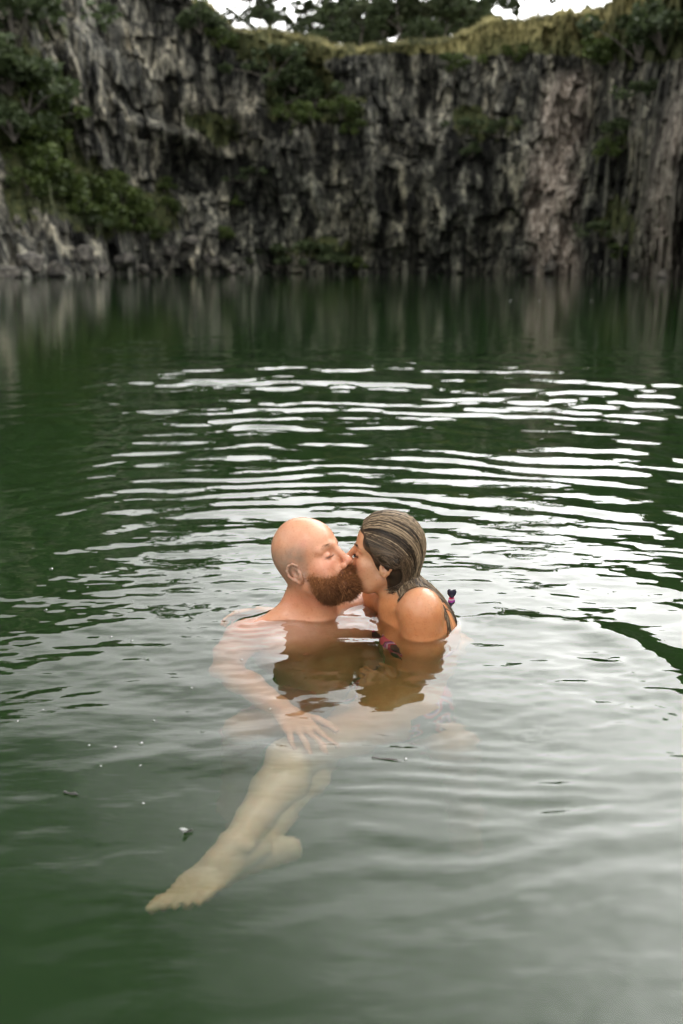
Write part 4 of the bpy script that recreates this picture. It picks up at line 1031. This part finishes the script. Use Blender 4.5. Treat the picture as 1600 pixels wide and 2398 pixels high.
# the water climbs a little where it wets the skin (meniscus) and sends out tiny ripples
from mathutils.kdtree import KDTree
ring = np.vstack([VM[np.abs(VM[:, 2]) < 0.005], VW[np.abs(VW[:, 2]) < 0.005]])
kd = KDTree(len(ring))
for i, p in enumerate(ring): kd.insert((p[0], p[1], 0.0), i)
kd.balance()
wm = water.data; n_ = len(wm.vertices); wc = np.empty(n_ * 3, np.float32); wm.vertices.foreach_get('co', wc); wc = wc.reshape(-1, 3)
lo, hi = ring.min(0) - 0.2, ring.max(0) + 0.2
cand = np.where((wc[:, 0] > lo[0]) & (wc[:, 0] < hi[0]) & (wc[:, 1] > lo[1]) & (wc[:, 1] < hi[1]) & (wc[:, 2] > -1))[0]
dd = np.array([kd.find((wc[i, 0], wc[i, 1], 0.0))[2] for i in cand])
fall = np.exp(-dd / 0.06)
wc[cand, 2] += 0.0030 * np.exp(-dd / 0.007) + 0.0007 * fall * np.cos(2 * np.pi * dd / 0.034) * (1 + 0.6 * vnoise(wc[cand, 0] * 14, wc[cand, 1] * 14, 0, 5))
wm.vertices.foreach_set('co', wc.ravel()); wm.update()
# ------------------------------------------------------------------ trees, shrubs, grass, boulders, bubbles
def leaf_mat(name, dark, mid, light, scale=1.2):
    M = Mat(name); v = M.pos()
    n = M.noise(scale, 3, 0.6, v); c = M.ramp(n, [(0.3, dark), (0.5, mid), (0.72, light)])
    p = M.princ(c, 0.6, None, Specular_IOR_Level=0.3)
    tr = M.n.new('ShaderNodeBsdfTranslucent'); M.l.new(c, tr.inputs['Color']); mxs = M.n.new('ShaderNodeMixShader'); mxs.inputs[0].default_value = 0.25
    M.l.new(p.outputs[0], mxs.inputs[1]); M.l.new(tr.outputs[0], mxs.inputs[2]); M.l.new(mxs.outputs[0], M.out.inputs['Surface'])
    return M.m
LEAF_G = leaf_mat('gum_leaves', (0.045, 0.058, 0.030), (0.090, 0.112, 0.056), (0.15, 0.175, 0.090))
LEAF_D = leaf_mat('dark_leaves', (0.027, 0.042, 0.019), (0.058, 0.082, 0.034), (0.10, 0.135, 0.056))
LEAF_S = leaf_mat('shrub_leaves', (0.026, 0.042, 0.012), (0.065, 0.095, 0.024), (0.12, 0.16, 0.040), 0.8)
M = Mat('bark'); M.princ(M.ramp(M.noise(3, 4, 0.6, M.pos((1, 1, 0.3))), [(0.3, (0.05, 0.043, 0.035)), (0.7, (0.17, 0.155, 0.13))]), 0.9); BARK = M.m

def leaves(centres, radii, n, size, seed, flat=0.7):
    g = np.random.default_rng(seed); cl = g.integers(0, len(centres), n)
    d = g.normal(0, 1, (n, 3)); d /= np.linalg.norm(d, axis=1, keepdims=True); rr = g.uniform(0.35, 1.0, n) ** 0.6
    P = centres[cl] + d * rr[:, None] * radii[cl][:, None] * np.array([1, 1, flat])
    a = g.normal(0, 1, (n, 3)); a /= np.linalg.norm(a, axis=1, keepdims=True); b = np.cross(a, g.normal(0, 1, (n, 3))); b /= np.linalg.norm(b, axis=1, keepdims=True)
    s = size * g.uniform(0.5, 1.3, n)[:, None]
    V = np.stack([P - a * s, P + b * s * 0.5, P + a * s, P - b * s * 0.5], 1).reshape(-1, 3)
    return V, np.arange(n * 4).reshape(n, 4)
def limbs(pts_list, name, parent):
    Vs, Fs, o = [], [], 0
    for pts, r0, r1 in pts_list:
        v, f, _ = strands(np.array(pts)[None], r0, r1, 7); Vs.append(v); Fs.append(f + o); o += len(v)
    return mesh_obj(name, np.vstack(Vs), np.vstack(Fs), BARK, parent)
def crown_tree(h, kind, seed):
    g = np.random.default_rng(seed); root = empty('tree', (0, 0, 0))
    L_ = []; cs = []; rs = []
    if kind == 'conifer':
        L_.append(([(0, 0, -0.5), (0.05, 0, h * 0.5), (0, 0.05, h)], 0.028 * h, 0.01))
        lv = int(h / 0.75)
        for i in range(lv):
            z = h * (0.14 + 0.84 * i / lv); rad = (h * 0.27) * (1 - 0.85 * (i / lv) ** 1.1) * g.uniform(0.75, 1.15)
            for q in range(6):
                a = g.uniform(0, 6.28); e = np.array([math.cos(a) * rad, math.sin(a) * rad, z + rad * 0.12])
                L_.append(([(0, 0, z), tuple(e * [0.5, 0.5, 1]), tuple(e)], 0.05, 0.015))
                for t in (0.45, 0.7, 0.95): cs.append([e[0] * t, e[1] * t, z + rad * 0.12 * t]); rs.append(0.14 * rad + 0.22)
        n, sz, fl = 3600, 0.24, 0.42
    else:
        top = h * (0.50 if kind == 'gum' else 0.36); lean = g.normal(0, 0.05 * h, 2)
        L_.append(([(0, 0, -0.5), (lean[0] * 0.3, lean[1] * 0.3, top * 0.6), (lean[0], lean[1], top), (lean[0] * 1.4, lean[1] * 1.4, h * 0.85)], 0.026 * h, 0.03))
        nb = 11 if kind == 'gum' else 9
        for q in range(nb):
            a = q * 2.4 + g.uniform(-0.3, 0.3); z0 = g.uniform(0.35 if kind == 'gum' else 0.2, 0.78) * h; rad = h * g.uniform(0.16, 0.34); z1 = z0 + h * g.uniform(0.08, 0.24)
            e = np.array([lean[0] + math.cos(a) * rad, lean[1] + math.sin(a) * rad, min(z1, h * 0.97)])
            L_.append(([(lean[0] * z0 / top * 0.8, lean[1] * z0 / top * 0.8, z0), tuple((e + [lean[0], lean[1], z0]) / 2 + [0, 0, 0.2]), tuple(e)], 0.010 * h, 0.02))
            for t in range(4 if kind == 'gum' else 5): cs.append(e + g.normal(0, 0.07 * h, 3) * [1, 1, 0.7]); rs.append(h * g.uniform(0.05, 0.10) * (0.85 if kind == 'gum' else 1.25))
        for t in range(5): cs.append(np.array([lean[0] * 1.4, lean[1] * 1.4, h * 0.88]) + g.normal(0, 0.07 * h, 3)); rs.append(h * 0.09)
        n, sz, fl = (4200, 0.21, 0.7) if kind == 'gum' else (5200, 0.24, 0.85)
    limbs(L_, 'trunk', root)
    v, f = leaves(np.array(cs, float), np.array(rs, float), n, sz, seed)
    mesh_obj('crown', v, f, LEAF_G if kind == 'gum' else LEAF_D, root, smooth=False)
    return root
def shrub_proto(seed, wide=1.0, mat=None):
    g = np.random.default_rng(seed); root = empty('shrub', (0, 0, 0))
    cs = np.stack([g.normal(0, 0.38 * wide, 13), g.normal(0, 0.38 * wide, 13), g.uniform(0.15, 0.95, 13)], 1); rs = g.uniform(0.20, 0.38, 13)
    L_ = [([(0, 0, -0.2), tuple(c * 0.5), tuple(c)], 0.035, 0.01) for c in cs[:7]]
    limbs(L_, 'stem', root); v, f = leaves(cs, rs, 900, 0.11, seed + 3, 0.75)
    mesh_obj('foliage', v, f, mat or LEAF_S, root, smooth=False)
    return root
def copy_tree(o):
    c = o.copy(); C.objects.link(c)
    for ch in o.children:
        d = ch.copy(); C.objects.link(d); d.parent = c
    return c
protos = {'gum': [crown_tree(8, 'gum', 101), crown_tree(8, 'gum', 102), crown_tree(8, 'gum', 103)],
          'bushy': [crown_tree(8, 'bushy', 201), crown_tree(8, 'bushy', 202), crown_tree(8, 'bushy', 203)],
          'conifer': [crown_tree(10, 'conifer', 301)]}
used_p = set()
def rim_point(u, back_):
    j = np.argmin(np.abs(U1[-1] - u)); az = azs[j]; rr_ = top_r[j] + back_
    dz = np.interp(back_, [0] + [b[0] for b in back], [0] + [b[1] for b in back])
    return az, rr_, top_z[j] + dz
def place(proto, loc, sc_, rz, label, cat, group):
    if proto.name in used_p: o = copy_tree(proto)
    else: o = proto; used_p.add(proto.name)
    o.location = V3(loc); o.scale = (sc_, sc_, sc_) if np.isscalar(sc_) else sc_; o.rotation_euler = (0, 0, rz)
    tag(o, label, cat, group); return o
# u in the photo, metres behind the rim, height factor, kind, variant, label
TREES = [
 (415, 3, 0.80, 'bushy', 0, 'dark bushy tree at the edge of the high left cliff, beside the open sky'),
 (455, 5, 0.62, 'bushy', 1, 'small dark tree on the left cliff top beside the open white sky'),
 (350, 6, 1.0, 'bushy', 2, 'dark tree on the left cliff top, its crown reaching out of the photo'),
 (548, 9, 0.46, 'gum', 0, 'thin see-through young tree alone against the white sky left of centre'),
 (600, 8, 0.60, 'bushy', 1, 'rounded low tree on the rim, first of the row right of the white sky gap'),
 (650, 10, 0.64, 'gum', 1, 'airy round-topped tree in the rim row, two left of the layered conifer'),
 (705, 12, 0.66, 'bushy', 2, 'dense dark tree just left of the layered conifer on the rim'),
 (778, 8, 1.02, 'conifer', 0, 'tall layered conifer standing above the quarry rim'),
 (842, 9, 0.98, 'gum', 2, 'tall airy gum tree immediately right of the layered conifer'),
 (895, 7, 1.02, 'gum', 0, 'tall gum tree with a full top at the middle of the rim grove'),
 (940, 6, 1.10, 'bushy', 0, 'tallest dense dark tree of the rim grove with sky showing under it'),
 (990, 8, 1.00, 'gum', 1, 'tall loose-crowned tree right of the densest tree of the grove'),
 (1040, 9, 0.88, 'bushy', 1, 'full green tree in the right half of the rim grove'),
 (1085, 10, 0.72, 'gum', 2, 'lower airy tree at the right end of the rim grove'),
 (1122, 14, 0.58, 'bushy', 2, 'small dark tree behind the dry grass mound, right of the grove'),
 (1165, 8, 0.66, 'bushy', 0, 'low spreading tree on the dry grass mound'),
 (1215, 7, 0.88, 'gum', 1, 'open gum tree with sky through its crown above the dry grass bank'),
 (1262, 7, 0.92, 'gum', 0, 'tall open gum tree above the dry grass bank, middle of three'),
 (1318, 6, 0.84, 'gum', 2, 'rightmost open gum tree above the dry grass bank, drooping over it'),
 (1375, 7, 0.20, 'bushy', 1, 'tiny tree on the skyline of the dry grass bank'),
 (820, 16, 0.85, 'bushy', 2, 'dark tree filling the grove behind the layered conifer'),
 (915, 18, 0.90, 'bushy', 1, 'dark tree behind the full-topped gum in the middle of the grove'),
 (1010, 18, 0.85, 'bushy', 0, 'dark tree behind the loose-crowned tree of the grove'),
] + [(580 + 62 * q, 2.6 + (q % 3), 0.26 + 0.06 * (q % 2), 'bushy', q % 3, None) for q in range(9)] + [(745 + 34 * q, 22 + 2 * (q % 3), 0.80 + 0.08 * ((q * 7) % 4), 'bushy', (q * 2) % 3, 'BACK') for q in range(12)]
for i, (u, bk, sc_, kd, vr, lab) in enumerate(TREES):
    az, rr_, z = rim_point(u, bk); a = math.radians(az)
    place(protos[kd][vr], (math.sin(a) * rr_, math.cos(a) * rr_, z - 0.2), sc_ * 0.92, i * 1.7, *((lab, 'tree', 'trees along the quarry rim') if lab != 'BACK' else ('dark tree in the far back row of the rim grove, behind the front trees', 'tree', 'back row of the rim grove'))) if lab else place(protos[kd][vr], (math.sin(a) * rr_, math.cos(a) * rr_, z - 0.2), sc_ * 0.92, i * 1.7, 'low bushy young tree in the undergrowth along the grassy rim, below the tall grove', 'young tree', 'young trees in the rim undergrowth')
sh = [shrub_proto(11), shrub_proto(12, 1.3), shrub_proto(13, 1.1), shrub_proto(14, 1.5, LEAF_D), shrub_proto(15, 1.0, LEAF_D)]
SHR = [  # u, v, size in metres, variant, where
 (35, 60, 5.5, 3, 'large dark shrub hanging in the top left corner of the rock wall'),
 (20, 150, 5.0, 4, 'dark shrub at the left edge of the photo, below the top left corner'),
 (60, 205, 4.6, 3, 'dark shrub at the left edge, right of and below the corner shrubs'),
 (30, 270, 4.2, 4, 'dark shrub by the left edge halfway up the wall'),
 (85, 300, 3.6, 0, 'olive shrub halfway up the wall near the left edge'),
 (110, 240, 3.2, 2, 'small olive shrub on grey rock right of the left-edge shrubs'),
 (55, 345, 3.0, 1, 'low wide shrub above the isolated rounded bush on the left'),
 (100, 375, 3.8, 1, 'isolated rounded bright bush on the left wall'),
 (70, 430, 2.6, 2, 'small bush below the isolated rounded bush'),
 (140, 440, 3.2, 0, 'bush at the left end of the green slope'),
 (175, 475, 3.4, 1, 'wide bush low on the green slope, left part'),
 (215, 440, 2.6, 2, 'bush on the upper edge of the green slope'),
 (260, 425, 2.4, 0, 'bright green bush sticking up from the middle of the green slope'),
 (245, 480, 3.0, 1, 'wide bush in the middle of the green slope'),
 (290, 460, 2.6, 2, 'bush on the right part of the green slope'),
 (310, 495, 2.6, 0, 'bush at the right end of the green slope'),
 (205, 510, 2.4, 3, 'dark bush at the foot of the green slope'),
 (265, 520, 2.2, 1, 'low bush at the foot of the green slope, near the rubble'),
 (330, 525, 2.0, 0, 'small bright bush at the lower right tip of the green slope'),
 (385, 430, 1.9, 0, 'single green bush in front of the dark recess'),
 (395, 480, 1.8, 2, 'small bush below the dark recess'),
 (360, 545, 1.7, 1, 'low bush on the rubble under the dark recess'),
 (545, 470, 1.7, 0, 'small bright bush in the dark hollow left of centre'),
 (520, 545, 1.8, 1, 'low bush at the foot of the dark hollow'),
 (590, 410, 2.0, 3, 'dark bush above the dark hollow'),
 (470, 40, 3.4, 4, 'dark shrub at the top of the left cliff under the small trees'),
 (520, 95, 2.6, 1, 'grassy shrub on the rim below the thin young tree'),
 (640, 150, 3.6, 3, 'dark shrub at the top of the green slide below the rim'),
 (690, 175, 3.8, 4, 'big dark shrub in the middle of the green slide'),
 (660, 215, 3.2, 3, 'dark shrub on the left side of the green slide'),
 (740, 225, 3.0, 3, 'dark shrub on the right side of the green slide'),
 (700, 265, 2.8, 1, 'olive shrub at the foot of the green slide'),
 (800, 255, 2.4, 2, 'low shrub on the ledge right of the green slide'),
 (830, 300, 1.8, 1, 'small shrub on pale rock below the ledge'),
 (650, 600, 2.6, 3, 'dark shrub at the waterline left of centre'),
 (720, 590, 2.8, 3, 'wide dark shrub at the waterline in the middle of the wall'),
 (780, 600, 2.4, 4, 'dark shrub at the waterline, right one of the row'),
 (830, 615, 1.8, 1, 'low shrub touching the water right of the waterline row'),
 (1090, 300, 2.0, 3, 'dark shrub hanging on the dark columns right of centre'),
 (1170, 300, 2.0, 3, 'dark shrub on the columns left of the pale rockfall, upper one'),
 (1105, 350, 1.8, 4, 'dark shrub hanging below another on the dark columns'),
 (1060, 150, 2.2, 1, 'olive shrub under the dry rim right of the grove'),
 (1190, 130, 2.4, 2, 'olive shrub on the grassy slope under the mound'),
 (1440, 120, 3.4, 2, 'green shrub under the right skyline'),
 (1500, 90, 4.2, 3, 'large dark shrub near the top right corner'),
 (1560, 60, 4.6, 4, 'dark shrub in the top right corner'),
 (1530, 220, 2.4, 3, 'dark shrub on the right wall above the buttress'),
 (1460, 290, 2.6, 4, 'dark shrub on the right wall beside the pale rockfall'),
 (1440, 345, 2.2, 1, 'olive shrub right of the pale rockfall'),
 (1415, 540, 2.0, 3, 'dark shrub low on the wall right of the pale rockfall'),
 (1450, 590, 1.6, 1, 'low shrub by the water right of the pale rockfall'),
]
for i, (u, v, sz, vr, lab) in enumerate(SHR):
    p = wall_at(u, v); dirn = np.array([p[0], p[1], 0]); dirn /= np.linalg.norm(dirn)
    p = p - dirn * 0.25 * sz - np.array([0, 0, 0.35 * sz])
    place(sh[vr], p, (sz * 0.78, sz * 0.78, sz * 0.66), i * 2.1, lab, 'shrub', 'shrubs growing on the quarry walls')

# dry grass standing along the rim: nobody could count the blades
n = 26000; j = rng.integers(0, ncol, n); sel = np.abs(azs[j]) < 25; j = j[sel]; n = len(j)
bk = rng.uniform(-0.6, 5.0, n) ** 1.0; a = np.radians(azs[j]) + rng.normal(0, 0.0006, n); rr_ = top_r[j] + bk
z = top_z[j] + np.interp(bk, [-1, 0, 1.2, 3, 7], [-0.4, 0, 0.25, 0.5, 0.9]) - 0.05
base = np.stack([np.sin(a) * rr_, np.cos(a) * rr_, z], 1); hgt = rng.uniform(0.25, 0.75, n); ln_ = rng.normal(0, 0.2, (n, 3)); ln_[:, 2] = 1
tip = base + ln_ * hgt[:, None]; sd = rng.normal(0, 1, (n, 3)); sd[:, 2] = 0; sd /= np.linalg.norm(sd, axis=1, keepdims=True)
gv = np.stack([base - sd * 0.05, base + sd * 0.05, tip], 1).reshape(-1, 3)
M = Mat('rim_grass'); M.princ(M.ramp(M.noise(0.35, 3, 0.6, M.pos()), [(0.38, (0.035, 0.045, 0.018)), (0.48, (0.15, 0.145, 0.058)), (0.62, (0.44, 0.40, 0.18))]), 0.8)
tag(mesh_obj('rim_grass', gv, np.arange(n * 3).reshape(n, 3), M.m, smooth=False), 'dry yellow grass along the quarry rim', 'grass', kind='stuff')

# boulders at the foot of the walls
M = Mat('boulder_rock'); fn = M.noise(1.6, 6, 0.62, M.pos())
M.princ(M.ramp(fn, [(0.36, (0.020, 0.019, 0.017)), (0.5, (0.065, 0.060, 0.051)), (0.68, (0.19, 0.175, 0.148))]), 0.9, M.bump(M.noise(3, 5, 0.6, M.pos()), 0.6, 0.3))
def boulder(seed):
    bm_ = bpy.data.meshes.new('boulder'); import bmesh; b = bmesh.new(); bmesh.ops.create_icosphere(b, subdivisions=4, radius=1)
    P = np.array([v.co[:] for v in b.verts]); g = np.random.default_rng(seed); 
    for _ in range(13):
        d = g.normal(0, 1, 3); d /= np.linalg.norm(d); t = g.uniform(0.55, 0.85); e = P @ d - t; P -= np.clip(e, 0, None)[:, None] * d
    P *= 1 + 0.07 * fbm(P[:, 0] * 3, P[:, 1] * 3, P[:, 2] * 3 + seed, 3, seed)[:, None]
    for v, p in zip(b.verts, P): v.co = p
    b.to_mesh(bm_); b.free(); o = bpy.data.objects.new('boulder', bm_); C.objects.link(o); bm_.materials.append(M.m); return o
bp = [boulder(3), boulder(4), boulder(5)]; used_b = set()
BLD = [(12, 630, 2.6, 'pale flat boulder at the waterline on the left edge'), (75, 600, 2.8, 'big grey boulder at the waterline near the left edge'),
 (130, 625, 2.0, 'grey boulder at the waterline right of the big one'), (190, 590, 2.4, 'pale boulder in the rubble bank left of the middle of it'),
 (235, 622, 1.7, 'low boulder with its foot in the water under the green slope'), (290, 605, 2.2, 'brownish boulder of the rubble bank'),
 (335, 625, 1.4, 'small boulder at the water under the dark recess'), (400, 585, 2.2, 'grey boulder beneath the dark recess'),
 (450, 560, 2.6, 'tall pale boulder at the right end of the rubble bank'), (500, 600, 2.0, 'pale pointed boulder beside the dark hollow'),
 (545, 625, 1.3, 'small boulder at the foot of the dark hollow'), (1290, 620, 1.8, 'pale block at the foot of the rockfall'),
 (1245, 625, 1.3, 'small pale block left of the foot of the rockfall'), (1490, 640, 1.5, 'brown boulder at the waterline on the right'),
 (1560, 645, 1.6, 'grey boulder at the waterline by the right edge')]
for i, (u, v, s, lab) in enumerate(BLD):
    p = wall_at(u, v); dirn = np.array([p[0], p[1], 0]); dirn /= np.linalg.norm(dirn)
    o = bp[i % 3]
    if o.name in used_b: o = o.copy(); C.objects.link(o)
    else: used_b.add(o.name)
    o.location = V3(p - dirn * 0.2 * s + [0, 0, -0.15 * s]); s *= 0.50; o.scale = (s, s * 0.8, s * (0.55 + 0.12 * (i % 4))); o.rotation_euler = (0.2 * (i % 3), 0.15 * (i % 5) - 0.3, i * 1.3)
    tag(o, lab, 'boulder', 'boulders at the foot of the walls')

# bubbles and scraps on the water
M = Mat('bubble_film'); lw = M.n.new('ShaderNodeLayerWeight'); lw.inputs['Blend'].default_value = 0.35
gls = M.n.new('ShaderNodeBsdfGlossy'); gls.inputs['Roughness'].default_value = 0.05; trn = M.n.new('ShaderNodeBsdfTransparent'); mxs = M.n.new('ShaderNodeMixShader')
M.l.new(lw.outputs['Facing'], mxs.inputs[0]); M.l.new(trn.outputs[0], mxs.inputs[1]); M.l.new(gls.outputs[0], mxs.inputs[2]); M.l.new(mxs.outputs[0], M.out.inputs['Surface'])
BUB = M.m
def wz(x, y): return float(water_h(np.array([x]), np.array([y]))[0])
th = np.linspace(0, math.pi / 2, 8); ph = np.arange(16) * 2 * math.pi / 16
bvx = [(math.cos(b) * math.sin(a), math.sin(b) * math.sin(a), math.cos(a)) for a in th[1:] for b in ph] + [(0, 0, 1)]
bfc = [(r_ * 16 + c_, r_ * 16 + (c_ + 1) % 16, (r_ + 1) * 16 + (c_ + 1) % 16, (r_ + 1) * 16 + c_) for r_ in range(6) for c_ in range(16)] + [(112, (c_ + 1) % 16, c_) for c_ in range(16)]
b0 = mesh_obj('bubble', bvx, bfc, BUB)
BL = [(120, 1333, 9, 'large bubble on dark green water at the far left, upper one'), (107, 1428, 9, 'large bubble on dark green water at the far left, lower one'),
 (248, 1342, 6, 'bubble on dark water left of the bald man, nearest to him of the upper three'), (40, 1693, 6, 'bubble at the left edge beside the pale water'),
 (208, 1747, 6, 'left one of three bubbles in a row left of the legs'), (268, 1750, 7, 'middle one of three bubbles in a row left of the legs'), (330, 1740, 8, 'right one of three bubbles in a row left of the legs'),
 (100, 1664, 5, 'bubble on pale green water left, above the row of three'), (360, 1687, 5, 'bubble alone left of the forearm'),
 (260, 1490, 7, 'bubble among the dark ripples left of the man'), (308, 1500, 6, 'bubble beside another among the dark ripples left of the man'),
 (566, 1545, 7, 'bubble over the submerged upper arm'), (632, 1660, 6, 'bubble above the submerged forearm'), (235, 1795, 5, 'bubble below the row of three on the left'),
 (328, 1793, 5, 'bubble right above the small floating insect'), (448, 1612, 5, 'bubble near the edge of the dark ripples by the arm'), (335, 1880, 6, 'bubble between the row of three and the feet'),
 (950, 1775, 7, 'bubble on the pale water right of the knee'), (1265, 1605, 6, 'bubble on the bright water right of the woman'), (310, 1408, 5, 'tiny bubble left of the man at shoulder height'),
 (205, 1375, 5, 'tiny bubble between the two large ones on the left'), (1195, 704, 30, 'white speck of foam on the far water, leftmost of the row'), (1262, 704, 26, 'white speck of foam on the far water, middle of the row'), (1385, 706, 30, 'white speck of foam on the far water, rightmost of the row')]
for i, (u, v, r_, lab) in enumerate(BL):
    p = PW(u, v); o = b0 if i == 0 else b0.copy()
    if i: C.objects.link(o)
    s = r_ * 0.0007; o.location = (p[0], p[1], wz(p[0], p[1]) - s * 0.15); o.scale = (s, s, s * 0.8); tag(o, lab, 'bubble', 'bubbles floating on the water')
def scrap(name, u, v, length, wid, rot, lab, cat, col, curl=0.3):
    p = PW(u, v); n = 13; t = np.linspace(-1, 1, n); M = Mat(name + '_surface'); M.princ(col, 0.5)
    V = []
    for i, a in enumerate(t):
        w_2 = wid * math.sqrt(max(0.02, 1 - a * a)) * (1 + 0.4 * math.sin(a * 5))
        zc = curl * wid * (a * a) * 1.2
        for q, zz in ((-1, 0.15), (0, 0.0), (1, 0.25)): V.append((a * length, q * w_2 + 0.15 * wid * math.sin(a * 4), zc + zz * w_2))
    top = np.array(V); V = np.vstack([top, top - [0, 0, 0.0008]]); F = []
    m = len(top)
    for i in range(n - 1):
        for q in (0, 1):
            a = i * 3 + q; F.append((a, a + 3, a + 4, a + 1)); F.append((m + a + 1, m + a + 4, m + a + 3, m + a))
        for q in (0, 2): a = i * 3 + q; F.append((a, a + 3, m + a + 3, m + a) if q else (a + 3, a, m + a, m + a + 3))
    o = mesh_obj(name, V, F, M.m); o.location = (p[0], p[1], wz(p[0], p[1]) + 0.0015); o.rotation_euler = (0, 0, rot); return tag(o, lab, cat)
scrap('floating_leaf', 166, 1858, 0.017, 0.0045, -0.35, 'small dark curled leaf floating on the green water at lower left', 'leaf', (0.02, 0.022, 0.015))
scrap('floating_twig', 905, 1777, 0.030, 0.0028, -0.22, 'dark twig floating on pale water right of the knees', 'twig', (0.03, 0.022, 0.015))
ins = PW(440, 1948)
io = empty('insect', (ins[0], ins[1], wz(ins[0], ins[1]) + 0.002), 0.5, 'small winged insect drifting on the water left of the shins', 'insect')
f_ = Field(); f_.rc((-0.006, 0, 0), (0.005, 0, 0.001), 0.0016, 0.0020, 0.001); f_.ell((0.008, 0, 0.0015), (0.0018, 0.0018, 0.0016), 0.001)
g1, g2, g3 = np.arange(-0.012, 0.013, 0.0007), np.arange(-0.005, 0.005, 0.0007), np.arange(-0.005, 0.006, 0.0007)
a, b = surface_net(f_.build(g1, g2, g3), g1, g2, g3, 1); M = Mat('insect_body'); M.princ((0.02, 0.018, 0.012), 0.4); mesh_obj('body', a, b, M.m, io)
M = Mat('insect_wing'); M.princ((0.35, 0.36, 0.34), 0.2)
for sg in (1, -1):
    wv = [(0.002, 0.001 * sg, 0.003), (-0.004, 0.006 * sg, 0.006), (-0.013, 0.008 * sg, 0.007), (-0.010, 0.002 * sg, 0.004)]
    wv = np.array(wv); mesh_obj('wing', np.vstack([wv, wv - [0, 0, 0.0004]]), [(0, 1, 2, 3), (7, 6, 5, 4), (0, 4, 5, 1), (1, 5, 6, 2), (2, 6, 7, 3), (3, 7, 4, 0)], M.m, io)
